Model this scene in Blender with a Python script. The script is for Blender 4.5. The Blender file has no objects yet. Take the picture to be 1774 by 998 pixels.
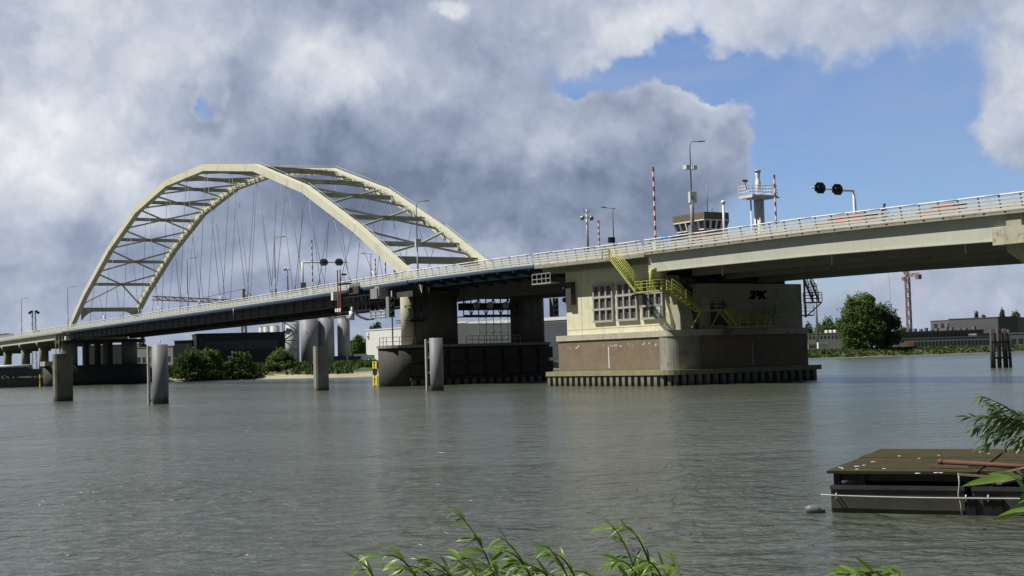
import bpy, math, random
import numpy as np
from mathutils import Vector, Matrix, noise as mnoise

random.seed(7)
C = bpy.context.scene
COL = C.collection
rad = math.radians

# ------------------------------------------------------------------ camera
# world: x runs along the bridge, y across it (away from the camera), z up, water at 0
EYE = Vector((0, 0, 3.2))
FPX, YAW, PITCH, ROLL = 2400.0, rad(57.4), rad(2.95), rad(-1.69)
c_, s_ = math.cos(YAW), math.sin(YAW)
R0, F0, ZU = Vector((c_, s_, 0)), Vector((-s_, c_, 0)), Vector((0, 0, 1))
FW = math.cos(PITCH) * F0 + math.sin(PITCH) * ZU
U0 = -math.sin(PITCH) * F0 + math.cos(PITCH) * ZU
RT = math.cos(ROLL) * R0 + math.sin(ROLL) * U0
UP = -math.sin(ROLL) * R0 + math.cos(ROLL) * U0
cd = bpy.data.cameras.new('camera')
cam = bpy.data.objects.new('camera', cd)
COL.objects.link(cam)
m = Matrix.Identity(4)
for i in range(3):
    m[i][0], m[i][1], m[i][2], m[i][3] = RT[i], UP[i], -FW[i], EYE[i]
cam.matrix_world = m
cd.sensor_width = 36
cd.lens = FPX / 1774 * 36
cd.clip_start = 0.1
cd.clip_end = 9000
C.camera = cam


def ray(px, py):
    return (px - 887) / FPX * RT - (py - 499) / FPX * UP + FW


def PZ(px, py, z=0.0):
    d = ray(px, py)
    return EYE + d * ((z - EYE.z) / d.z)


def PV(px, py, v):
    d = ray(px, py)
    return EYE + d * (v / d.y)


def PU(px, py, u):
    d = ray(px, py)
    return EYE + d * (u / d.x)


def PD(px, py, D):
    return EYE + ray(px, py) * D


# ------------------------------------------------------------------ world, sun, exposure
SUN_EL = rad(54)
SUN_H = -R0
SUN = Vector((SUN_H.x * math.cos(SUN_EL), SUN_H.y * math.cos(SUN_EL), math.sin(SUN_EL)))
C.view_settings.view_transform = 'Standard'
C.view_settings.look = 'None'
C.view_settings.gamma = 1
C.view_settings.use_curve_mapping = False
C.view_settings.exposure = 0.25
C.render.engine = 'CYCLES'
C.cycles.use_denoising = True
C.cycles.max_bounces = 6
C.cycles.diffuse_bounces = 3
C.cycles.transparent_max_bounces = 8
C.cycles.sample_clamp_indirect = 4

W = bpy.data.worlds.new('World')
C.world = W
W.use_nodes = True


class NT:
    """small helper to write node trees"""
    def __init__(self, tree):
        self.t = tree
        tree.nodes.clear()

    def n(self, kind, **kw):
        nd = self.t.nodes.new(kind)
        for k, v in kw.items():
            setattr(nd, k, v)
        return nd

    def link(self, a, b):
        self.t.links.new(a, b)

    def put(self, sock, v):
        if hasattr(v, 'is_output'):
            self.link(v, sock)
        elif isinstance(v, (tuple, list, Vector)):
            if sock.type == 'RGBA' and len(v) == 3:
                v = (*v, 1)
            sock.default_value = tuple(v)
        else:
            sock.default_value = v

    def math(self, op, a, b=0.0, c=None, clamp=False):
        nd = self.n('ShaderNodeMath', operation=op, use_clamp=clamp)
        self.put(nd.inputs[0], a)
        self.put(nd.inputs[1], b)
        if c is not None:
            self.put(nd.inputs[2], c)
        return nd.outputs[0]

    def vmath(self, op, a, b=(0, 0, 0), scale=None):
        nd = self.n('ShaderNodeVectorMath', operation=op)
        self.put(nd.inputs[0], a)
        self.put(nd.inputs[1], b)
        if scale is not None:
            self.put(nd.inputs['Scale'], scale)
        return nd.outputs['Value'] if op in ('DOT_PRODUCT', 'LENGTH') else nd.outputs[0]

    def noise(self, vec, scale, detail=4, rough=.55, dist=0.0, lac=2.0):
        nd = self.n('ShaderNodeTexNoise')
        self.put(nd.inputs['Vector'], vec)
        nd.inputs['Scale'].default_value = scale
        nd.inputs['Detail'].default_value = detail
        nd.inputs['Roughness'].default_value = rough
        nd.inputs['Distortion'].default_value = dist
        nd.inputs['Lacunarity'].default_value = lac
        return nd.outputs['Fac']

    def smooth(self, x, lo, hi, a=0.0, b=1.0):
        nd = self.n('ShaderNodeMapRange', interpolation_type='SMOOTHSTEP')
        self.put(nd.inputs['Value'], x)
        nd.inputs['From Min'].default_value = lo
        nd.inputs['From Max'].default_value = hi
        nd.inputs['To Min'].default_value = a
        nd.inputs['To Max'].default_value = b
        return nd.outputs[0]

    def mix(self, f, a, b, mode='MIX'):
        nd = self.n('ShaderNodeMix', data_type='RGBA', blend_type=mode)
        self.put(nd.inputs['Factor'], f)
        self.put(nd.inputs[6], a)
        self.put(nd.inputs[7], b)
        return nd.outputs[2]

    def ramp(self, f, stops):
        nd = self.n('ShaderNodeValToRGB')
        self.put(nd.inputs[0], f)
        el = nd.color_ramp.elements
        while len(el) < len(stops):
            el.new(.5)
        for e, (p, c) in zip(el, stops):
            e.position = p
            e.color = (*c, 1)
        return nd.outputs[0]


def build_sky():
    t = NT(W.node_tree)
    geo = t.n('ShaderNodeTexCoord')
    d = geo.outputs['Generated']
    sky = t.n('ShaderNodeTexSky', sky_type='NISHITA')
    sky.sun_disc = False
    sky.sun_elevation = SUN_EL
    sky.sun_rotation = math.atan2(SUN.x, SUN.y)
    sky.air_density = 1.0
    sky.dust_density = .4
    sky.ozone_density = 3.0
    # direction seen on the axes of the photograph's heading (fixed in the world)
    a = t.math('MULTIPLY', t.vmath('DOT_PRODUCT', d, tuple(RT)), 24.0)     # hundreds of picture units
    b = t.math('MULTIPLY', t.vmath('DOT_PRODUCT', d, tuple(UP)), 24.0)
    front = t.vmath('DOT_PRODUCT', d, tuple(FW))
    frontm = t.smooth(front, .25, .55)
    ab = t.n('ShaderNodeCombineXYZ')
    t.put(ab.inputs[0], a)
    t.put(ab.inputs[1], b)
    ab = ab.outputs[0]
    # warp so that no control blob shows as a clean ellipse
    nz = t.n('ShaderNodeTexNoise')
    t.put(nz.inputs['Vector'], d)
    nz.inputs['Scale'].default_value = 9
    nz.inputs['Detail'].default_value = 5
    nz.inputs['Roughness'].default_value = .6
    wv = t.vmath('SCALE', t.vmath('SUBTRACT', nz.outputs['Color'], (.5, .5, .5)), scale=2.6)
    abw = t.vmath('ADD', ab, wv)

    def blob(cx, cy, rx, ry, soft=1.0, vec=None):
        # centre and radii in picture units; returns 0..1
        q = t.vmath('SUBTRACT', vec or abw, ((cx - 887) / 100, (499 - cy) / 100, 0))
        q = t.vmath('MULTIPLY', q, (100 / rx, 100 / ry, 0))
        return t.smooth(t.vmath('LENGTH', q), 1.0 + soft * .6, 1.0 - soft * .6)

    def total(lst, base, noise_terms, vec=None):
        acc = base
        for w, *g in lst:
            acc = t.math('MULTIPLY_ADD', blob(*g, vec=vec), w, acc)
        for term in noise_terms:
            acc = t.math('ADD', acc, term)
        return acc

    def nz3(scale, amp, detail, off=(0, 0, 0), rough=.58):
        return t.math('MULTIPLY', t.math('SUBTRACT', t.noise(t.vmath('ADD', d, off), scale, detail, rough), .5), amp)
    def billow(scale, off=(0, 0, 0), detail=3.0, rough=.5):
        nd = t.n('ShaderNodeTexVoronoi', feature='F1')
        wob = t.vmath('ADD', t.vmath('ADD', d, off), t.vmath('SCALE', t.vmath('SUBTRACT', nz2.outputs['Color'], (.5, .5, .5)), scale=.055))
        t.put(nd.inputs['Vector'], wob)
        nd.inputs['Scale'].default_value = scale
        nd.inputs['Detail'].default_value = detail
        nd.inputs['Roughness'].default_value = rough
        nd.normalize = True
        return t.math('SUBTRACT', .5, nd.outputs['Distance'])
    nz2 = t.n('ShaderNodeTexNoise')
    t.put(nz2.inputs['Vector'], d)
    nz2.inputs['Scale'].default_value = 22
    nz2.inputs['Detail'].default_value = 6
    nz2.inputs['Roughness'].default_value = .62
    # --- where there is cloud
    cover = [(-.80, 1470, 275, 330, 175, 1.0), (-.52, 1130, 126, 170, 44, .9), (-.62, 388, 182, 34, 50, .6),
             (-.34, 1540, 430, 320, 110, 1.0), (-.26, 1160, 36, 60, 90, 1.0), (-.02, 520, 50, 80, 60, 1.0),
             (.42, 1150, 262, 140, 100, .4), (.40, 1190, 370, 110, 110, 1.0), (.30, 1255, 280, 60, 90, 1.0), (.55, 1735, 190, 120, 160, .8),
             (.22, 1250, 20, 420, 70, 1.0), (.25, 700, 180, 250, 130, .8), (.3, 200, 200, 300, 260, .9),
             (.25, 1600, 560, 420, 60, .8)]
    bl0 = billow(11, detail=3.0, rough=.55)
    cov = total(cover, .60, [nz3(7, .46, 7, rough=.62), nz3(34, .20, 7, rough=.65), t.math('MULTIPLY', bl0, .85)])
    cov_all = t.math('ADD', t.math('MULTIPLY', cov, frontm),
                     t.math('MULTIPLY', t.math('SUBTRACT', 1.0, frontm), t.math('ADD', .80, nz3(3.5, .9, 7))))
    soft = t.smooth(nz3(4, 1.0, 2, (4, 4, 4)), -.1, .2, .10, .34)
    soft = t.math('MULTIPLY_ADD', blob(1290, 370, 120, 120, 1.0), .45, soft)
    soft = t.math('MULTIPLY_ADD', blob(1380, 50, 420, 120, 1.0), .34, soft)
    alpha = t.math('DIVIDE', t.math('SUBTRACT', cov_all, .34), soft, clamp=True)
    alpha = t.smooth(alpha, 0, 1)
    # --- how bright the cloud is
    lightn = [(.24, 110, 110, 260, 200, 1.0), (.20, 60, 330, 200, 130, 1.0), (.10, 280, 230, 170, 140, 1.0), (.10, 420, 40, 160, 90, 1.0),
              (.24, 585, 140, 110, 65, 1.0), (.34, 800, 52, 30, 22, 1.0), (.10, 720, 180, 190, 90, 1.0), (.16, 950, 252, 110, 38, 1.0),
              (.20, 1000, 30, 240, 60, 1.0), (.26, 1735, 70, 110, 140, 1.0), (.18, 1690, 235, 80, 60, .9), (.16, 1180, 182, 110, 28, .7), (.20, 1320, 45, 300, 60, 1.0),
              (.20, 700, 445, 280, 42, 1.0), (.10, 200, 480, 220, 50, 1.0), (.12, 1560, 540, 300, 60, .9),
              (-.20, 930, 350, 420, 75, 1.0), (-.08, 430, 150, 80, 100, 1.0), (-.10, 520, 290, 170, 70, 1.0), (-.04, 1130, 290, 120, 80, .9), (.16, 1270, 320, 80, 110, 1.0),
              (-.10, 780, 245, 120, 45, 1.0), (-.10, 690, 20, 120, 50, 1.0), (-.06, 560, 510, 480, 30, 1.0), (-.10, 120, 440, 240, 40, 1.0)]
    sh = tuple(SUN * .016 + UP * .010)
    bl1 = billow(11, sh, 3.0, .55)
    relief = t.math('MULTIPLY', t.math('SUBTRACT', bl0, bl1), 1.15)
    n1 = nz3(13, .55, 8, rough=.62)
    n1s = nz3(13, .55, 8, rough=.62, off=tuple(SUN * .014 + UP * .006))
    relief = t.math('ADD', relief, t.math('MULTIPLY', t.math('SUBTRACT', n1, n1s), 1.1))
    rim = t.math('MULTIPLY', t.smooth(cov_all, .85, .48), .09)
    br = total(lightn, .40, [nz3(7, .18, 6, (3, 1, 2)), nz3(46, .06, 7, (1, 5, 2), rough=.65), t.math('MULTIPLY', bl0, .16), t.math('MULTIPLY', relief, .72), rim])
    br = t.math('ADD', t.math('MULTIPLY', br, frontm),
                t.math('MULTIPLY', t.math('SUBTRACT', 1.0, frontm), t.math('ADD', .14, nz3(5, .7, 6, (2, 2, 2)))))
    ccol = t.ramp(br, [(.0, (.105, .138, .205)), (.22, (.168, .210, .298)), (.42, (.280, .328, .440)), (.62, (.42, .465, .565)), (.82, (.60, .63, .69)),
                       (1.0, (.80, .81, .83))])
    ccol10 = t.vmath('SCALE', ccol, scale=t.math('MULTIPLY_ADD', frontm, 4.8, 4.6))  # unseen clouds behind the view are dimmed to cut ambient fill
    blue = t.vmath('MULTIPLY', sky.outputs[0], (.68, .78, 1.02))
    # high thin veil in the blue
    veil = t.smooth(t.noise(t.vmath('MULTIPLY', d, (1, 1, 2.6)), 4.5, 7, .6, .6), .40, .78, .04, .42)
    base = t.mix(veil, blue, (3.2, 3.8, 5.2))
    col = t.mix(alpha, base, ccol10)
    # the air near the horizon is paler
    up = t.vmath('DOT_PRODUCT', d, (0, 0, 1))
    col = t.mix(t.smooth(up, .075, .0, .0, .30), col, (3.0, 3.6, 4.7))
    bg = t.n('ShaderNodeBackground')
    t.put(bg.inputs[0], col)
    bg.inputs[1].default_value = 0.1
    out = t.n('ShaderNodeOutputWorld')
    t.link(bg.outputs[0], out.inputs[0])


build_sky()
ld = bpy.data.lights.new('sun', 'SUN')
ld.energy = 4.6
ld.angle = rad(.53)
ld.color = (1, .955, .87)
lo = bpy.data.objects.new('sun', ld)
lo.rotation_euler = SUN.to_track_quat('Z', 'Y').to_euler()
lo.location = (0, 0, 120)
COL.objects.link(lo)


# ------------------------------------------------------------------ materials
def pmat(name, col, rough=.7, metal=0.0, var=.18, scale=.6, dirt=None, dirt_amt=.5, streak=0.0, bump=0.0, bscale=4.0, low=None, spec=.5):
    """painted / mineral surface: two noise scales, optional dirt patches, vertical streaks, tide band"""
    mt = bpy.data.materials.new(name)
    mt.use_nodes = True
    t = NT(mt.node_tree)
    g = t.n('ShaderNodeNewGeometry')
    pos = g.outputs['Position']
    n1 = t.noise(pos, scale, 5, .6)
    n2 = t.noise(pos, scale * 9, 4, .6)
    f = t.math('ADD', t.math('MULTIPLY', n1, .65), t.math('MULTIPLY', n2, .35))
    lo_, hi_ = tuple(x * (1 - var) for x in col), tuple(min(1, x * (1 + var)) for x in col)
    cc = t.ramp(f, [(.3, lo_), (.7, hi_)])
    if dirt:
        k = t.smooth(t.noise(pos, scale * 2.2, 6, .65, .4), .52, .72, 0, dirt_amt)
        cc = t.mix(k, cc, dirt)
    if streak:
        sv = t.vmath('MULTIPLY', pos, (1.6, 1.6, .10))
        k = t.smooth(t.noise(sv, 1.7, 4, .6), .50, .78, 0, streak)
        cc = t.mix(k, cc, dirt or tuple(x * .35 for x in col))
    if low:
        zz, lcol, amt = low
        sp = t.n('ShaderNodeSeparateXYZ')
        t.link(pos, sp.inputs[0])
        h = t.math('ADD', sp.outputs[2], t.math('MULTIPLY', t.math('SUBTRACT', n2, .5), .9))
        k = t.smooth(h, zz + .35, zz - .35, 0, amt)
        cc = t.mix(k, cc, lcol)
    bs = t.n('ShaderNodeBsdfPrincipled')
    t.put(bs.inputs['Base Color'], cc)
    t.put(bs.inputs['Roughness'], t.math('ADD', rough - .08, t.math('MULTIPLY', n2, .16)))
    bs.inputs['Metallic'].default_value = metal
    bs.inputs['Specular IOR Level'].default_value = spec
    if bump:
        bp = t.n('ShaderNodeBump')
        bp.inputs['Distance'].default_value = bump
        bp.inputs['Strength'].default_value = .7
        t.put(bp.inputs['Height'], t.noise(pos, bscale, 6, .65))
        t.link(bp.outputs[0], bs.inputs['Normal'])
    o = t.n('ShaderNodeOutputMaterial')
    t.link(bs.outputs[0], o.inputs[0])
    return mt


def leafmat(name, cols, trans=.35, rough=.45, scale=.35):
    mt = bpy.data.materials.new(name)
    mt.use_nodes = True
    t = NT(mt.node_tree)
    g = t.n('ShaderNodeNewGeometry')
    f = t.math('ADD', t.math('MULTIPLY', g.outputs['Random Per Island'], .55), t.math('MULTIPLY', t.noise(g.outputs['Position'], scale, 3), .45))
    cc = t.ramp(f, [(.22, cols[0]), (.5, cols[1]), (.78, cols[2])])
    bs = t.n('ShaderNodeBsdfPrincipled')
    t.put(bs.inputs['Base Color'], cc)
    bs.inputs['Roughness'].default_value = rough
    bs.inputs['Specular IOR Level'].default_value = .25
    tr = t.n('ShaderNodeBsdfTranslucent')
    t.put(tr.inputs[0], t.mix(.5, cc, (cols[2][0] * 1.3, cols[2][1] * 1.5, cols[2][2] * .6)))
    mx = t.n('ShaderNodeMixShader')
    mx.inputs[0].default_value = trans
    t.link(bs.outputs[0], mx.inputs[1])
    t.link(tr.outputs[0], mx.inputs[2])
    o = t.n('ShaderNodeOutputMaterial')
    t.link(mx.outputs[0], o.inputs[0])
    return mt


M = {}
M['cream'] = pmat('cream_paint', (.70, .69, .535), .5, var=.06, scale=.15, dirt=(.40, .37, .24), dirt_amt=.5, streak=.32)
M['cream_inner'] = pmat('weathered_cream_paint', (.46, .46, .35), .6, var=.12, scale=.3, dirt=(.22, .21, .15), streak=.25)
M['wallcream'] = pmat('cream_render', (.70, .67, .48), .75, var=.08, scale=.35, dirt=(.42, .39, .27), dirt_amt=.6, streak=.42)
M['concrete'] = pmat('grey_concrete', (.28, .27, .235), .85, var=.25, scale=.4, dirt=(.10, .09, .075), dirt_amt=.65, streak=.7, bump=.02)
M['tan'] = pmat('tan_concrete', (.40, .38, .28), .85, var=.2, scale=.5, dirt=(.20, .19, .12), streak=.6, bump=.02)
M['darkconc'] = pmat('dark_concrete', (.058, .053, .046), .85, var=.35, scale=.5, dirt=(.035, .032, .028), dirt_amt=.7, streak=.7, bump=.03, low=(.5, (.03, .035, .02), .8))  # low concrete tone with darker patches and a dark green band at the water
M['ledge'] = pmat('stained_concrete', (.46, .44, .34), .85, var=.2, scale=.8, dirt=(.20, .19, .12), dirt_amt=.8, streak=.4)
M['brick'] = pmat('brown_brick', (.205, .158, .105), .85, var=.22, scale=.6, dirt=(.135, .112, .085), dirt_amt=.75, streak=.4, low=(1.75, (.11, .11, .06), .7))
M['algae'] = pmat('algae_concrete', (.27, .27, .15), .85, var=.25, scale=.9, dirt=(.12, .12, .06), dirt_amt=.7)
M['steelpile'] = pmat('sheet_pile_steel', (.23, .215, .18), .8, var=.3, scale=.9, dirt=(.07, .06, .05), streak=.5, low=(.25, (.04, .045, .02), .8))
M['girder'] = pmat('grey_green_girder_paint', (.50, .51, .43), .6, var=.08, scale=.2, dirt=(.30, .29, .22), dirt_amt=.35, streak=.35)
M['soffit'] = pmat('soffit_concrete', (.20, .20, .17), .85, var=.15, scale=.25, dirt=(.10, .10, .08), streak=.3)
M['edge'] = pmat('kerb_edge_concrete', (.30, .28, .23), .85, var=.25, scale=.8, dirt=(.15, .11, .08), dirt_amt=.7)
M['blue'] = pmat('blue_edge_paint', (.062, .13, .21), .5, var=.12, scale=.4, dirt=(.06, .10, .14), streak=.3)
M['navy'] = pmat('navy_steel_paint', (.022, .036, .075), .55, var=.25, scale=.4, dirt=(.03, .03, .04))
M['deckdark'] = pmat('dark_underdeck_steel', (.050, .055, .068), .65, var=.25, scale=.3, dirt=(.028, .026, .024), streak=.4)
M['rail'] = pmat('galvanised_rail', (.60, .61, .56), .5, metal=.0, var=.12, scale=1.2, dirt=(.30, .29, .25))
M['handrail'] = pmat('white_handrail', (.78, .78, .77), .4, var=.05)
M['post'] = pmat('grey_rail_post', (.26, .27, .25), .55, var=.15)
M['asphalt'] = pmat('asphalt', (.05, .05, .052), .9, var=.2)
M['galv'] = pmat('galvanised_steel', (.36, .37, .37), .45, metal=.3, var=.12, scale=1.5)
M['lampgrey'] = pmat('lamp_grey', (.27, .28, .29), .5, var=.1)
M['whitesteel'] = pmat('white_steel_paint', (.70, .71, .71), .45, var=.06)
M['white'] = pmat('white_paint', (.80, .80, .79), .45, var=.04)
M['red'] = pmat('red_paint', (.40, .035, .04), .5, var=.1)
M['yellow'] = pmat('yellow_green_rail_paint', (.40, .42, .085), .5, var=.1, scale=1.0, dirt=(.30, .28, .07))
M['signyellow'] = pmat('yellow_board', (.80, .66, .02), .5, var=.05)
M['black'] = pmat('black_paint', (.012, .012, .014), .45, var=.2)
M['pierdark'] = pmat('shaded_stained_concrete', (.135, .125, .105), .85, var=.3, scale=.4, dirt=(.05, .045, .035), dirt_amt=.7, streak=.8)  # base tone darkened for the shade under the deck, plus real stains and streaks
M['spray'] = pmat('black_spray_paint', (.006, .006, .006), .95, var=.3, spec=.02)
M['glass'] = pmat('dark_glass', (.03, .04, .05), .12, var=.1, spec=.5)
M['pane'] = pmat('grey_louvre_pane', (.105, .105, .115), .5, var=.12)
M['frame'] = pmat('pale_window_frame', (.40, .39, .355), .7, var=.12, dirt=(.28, .27, .22))
M['redbrown'] = pmat('faded_red_panel', (.34, .10, .07), .65, var=.12)
M['roofband'] = pmat('brown_roof_band', (.15, .125, .082), .8, var=.15, streak=.3)
M['mast_red'] = pmat('crane_red', (.25, .125, .12), .6, var=.1)
M['timber'] = pmat('black_wet_timber', (.055, .048, .042), .8, var=.35, scale=1.2, streak=.5, bump=.02, low=(.4, (.03, .035, .018), .7))
M['mossy'] = pmat('mossy_concrete', (.17, .165, .125), .9, var=.3, scale=.5, dirt=(.075, .10, .035), dirt_amt=.75, streak=.7, bump=.04, low=(.4, (.035, .04, .02), .85))
M['pile'] = pmat('weathered_pile_concrete', (.28, .255, .235), .85, var=.2, scale=.7, dirt=(.13, .11, .10), streak=.55, bump=.03, low=(.35, (.05, .055, .03), .8))
M['greypile'] = pmat('grey_coated_steel_pile', (.20, .20, .212), .6, var=.1, scale=.6, dirt=(.20, .20, .20), streak=.55, low=(.6, (.045, .05, .028), .85))
M['silo'] = pmat('grey_silo_coating', (.25, .255, .272), .6, var=.06, scale=.1, streak=.2)
M['silowhite'] = pmat('white_silo_coating', (.42, .42, .43), .55, var=.06, scale=.1)
M['blackclad'] = pmat('charcoal_cladding', (.011, .012, .016), .55, var=.15, scale=.1)
M['greyclad'] = pmat('grey_cladding', (.125, .128, .135), .65, var=.08, scale=.05, streak=.15)
M['greyclad2'] = pmat('pale_grey_facade', (.20, .20, .20), .75, var=.1, scale=.05)
M['brownfac'] = pmat('grey_brown_facade', (.13, .12, .11), .8, var=.15, scale=.08)
M['whiteclad'] = pmat('white_cladding', (.78, .78, .77), .55, var=.03, scale=.05)
M['dockdeck'] = pmat('weathered_deck_board', (.052, .043, .020), .92, var=.25, scale=1.4, dirt=(.024, .026, .011), dirt_amt=.9, bump=.012, bscale=9, spec=.15)
M['dockhull'] = pmat('black_hull_steel', (.040, .040, .042), .6, var=.4, scale=1.2, dirt=(.085, .08, .07), dirt_amt=.7, streak=.5, low=(.13, (.075, .075, .03), .8))
M['rust'] = pmat('rusty_pipe', (.115, .048, .028), .75, var=.25, scale=2.5, dirt=(.13, .05, .025), dirt_amt=.7)
M['plank'] = pmat('old_grey_plank', (.11, .088, .066), .85, var=.3, scale=3)
M['rope'] = pmat('pale_rope', (.46, .44, .40), .9, var=.15, scale=6)
M['buoy'] = pmat('grey_fender_rubber', (.15, .16, .165), .5, var=.2, scale=4)
M['bluetarp'] = pmat('blue_tarpaulin', (.05, .22, .62), .5, var=.12, scale=1.5)
M['carred'] = pmat('red_car_paint', (.42, .03, .025), .3, var=.05)
M['purple'] = pmat('dark_blue_container', (.035, .035, .13), .6, var=.15, scale=.4)
M['skin'] = pmat('skin', (.42, .26, .19), .6, var=.05)
M['cloth'] = pmat('dark_jacket', (.025, .028, .035), .85, var=.2)
M['rubber'] = pmat('tyre_rubber', (.02, .02, .02), .8)
M['bark'] = pmat('tree_bark', (.085, .07, .05), .9, var=.3, scale=3, bump=.02)
M['stem'] = pmat('willow_stem', (.085, .075, .035), .7, var=.25, scale=9)
M['leaf_dark'] = leafmat('dark_tree_leaves', ((.030, .054, .018), (.050, .090, .028), (.080, .135, .042)), .3, .65)
M['leaf_mid'] = leafmat('tree_leaves', ((.054, .092, .026), (.096, .154, .042), (.15, .215, .066)), .35, .65)
M['leaf_pale'] = leafmat('pale_willow_leaves', ((.060, .095, .026), (.095, .145, .042), (.14, .19, .062)), .35, .65)
M['leaf_grey'] = leafmat('grey_green_leaves', ((.040, .060, .026), (.068, .095, .044), (.10, .13, .065)), .3, .65)
M['willow'] = leafmat('near_willow_leaves', ((.085, .150, .030), (.155, .255, .048), (.26, .37, .095)), .45, .32, 6)
M['willow_dk'] = leafmat('branch_willow_leaves', ((.058, .098, .034), (.105, .165, .058), (.18, .245, .11)), .4, .3, 6)
M['weeds'] = leafmat('bank_weeds', ((.038, .064, .019), (.062, .100, .030), (.098, .138, .046)), .2, .8)


def water_mat():
    mt = bpy.data.materials.new('river_water')
    mt.use_nodes = True
    t = NT(mt.node_tree)
    g = t.n('ShaderNodeNewGeometry')
    p = g.outputs['Position']
    rot = t.n('ShaderNodeVectorRotate', rotation_type='Z_AXIS')
    t.link(p, rot.inputs['Vector'])
    rot.inputs['Angle'].default_value = -YAW
    q = t.vmath('MULTIPLY', rot.outputs[0], (.8, 1.0, 1.0))
    gust = t.smooth(t.noise(t.vmath('MULTIPLY', q, (.6, 1.6, 1)), .03, 5, .6), .34, .66, .62, 1.5)
    h = t.math('MULTIPLY', t.noise(q, .20, 3, .5), .30)
    h = t.math('ADD', h, t.math('MULTIPLY', t.noise(q, .60, 3, .5, .5), .40))
    h = t.math('ADD', h, t.math('MULTIPLY', t.noise(q, 1.9, 3, .5, .6), .24))
    h = t.math('ADD', h, t.math('MULTIPLY', t.noise(q, 5.5, 3, .55, .4), .030))
    h = t.math('MULTIPLY', h, gust)
    bp = t.n('ShaderNodeBump')
    bp.inputs['Strength'].default_value = 1.0
    bp.inputs['Distance'].default_value = 1.0
    t.put(bp.inputs['Height'], h)
    bs = t.n('ShaderNodeBsdfPrincipled')
    cc = t.ramp(t.noise(q, .03, 4), [(.3, (.062, .071, .050)), (.7, (.080, .089, .064))])
    t.put(bs.inputs['Base Color'], cc)
    bs.inputs['Roughness'].default_value = .17
    bs.inputs['IOR'].default_value = 1.333
    t.link(bp.outputs[0], bs.inputs['Normal'])
    o = t.n('ShaderNodeOutputMaterial')
    t.link(bs.outputs[0], o.inputs[0])
    return mt


M['water'] = water_mat()


def grass_mat(name, cols, scale=.25):
    mt = bpy.data.materials.new(name)
    mt.use_nodes = True
    t = NT(mt.node_tree)
    g = t.n('ShaderNodeNewGeometry')
    f = t.math('ADD', t.math('MULTIPLY', t.noise(g.outputs['Position'], scale, 6, .65), .6), t.math('MULTIPLY', t.noise(g.outputs['Position'], scale * 8, 4, .6), .4))
    cc = t.ramp(f, [(.32, cols[0]), (.5, cols[1]), (.68, cols[2])])
    bs = t.n('ShaderNodeBsdfPrincipled')
    t.put(bs.inputs['Base Color'], cc)
    bs.inputs['Roughness'].default_value = .9
    bp = t.n('ShaderNodeBump')
    bp.inputs['Distance'].default_value = .25
    t.put(bp.inputs['Height'], f)
    t.link(bp.outputs[0], bs.inputs['Normal'])
    o = t.n('ShaderNodeOutputMaterial')
    t.link(bs.outputs[0], o.inputs[0])
    return mt


M['grass'] = grass_mat('bank_grass', ((.035, .055, .018), (.060, .085, .028), (.095, .115, .042)))
M['sand'] = grass_mat('beach_sand', ((.22, .19, .125), (.33, .29, .20), (.42, .37, .27)), .15)
M['stone'] = grass_mat('bank_stones', ((.05, .05, .042), (.11, .105, .09), (.19, .18, .15)), .8)


# ------------------------------------------------------------------ mesh builder
def interp(x, pts):
    for (x0, y0), (x1, y1) in zip(pts, pts[1:]):
        if x <= x1:
            k = (x - x0) / (x1 - x0)
            return y0 + (y1 - y0) * max(0.0, min(1.0, k)) if k <= 1 else y1
    return pts[-1][1]


def origin_of(o):
    v = Vector((0, 0, 0))
    while o is not None:
        v += o.location
        o = o.parent
    return v


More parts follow.
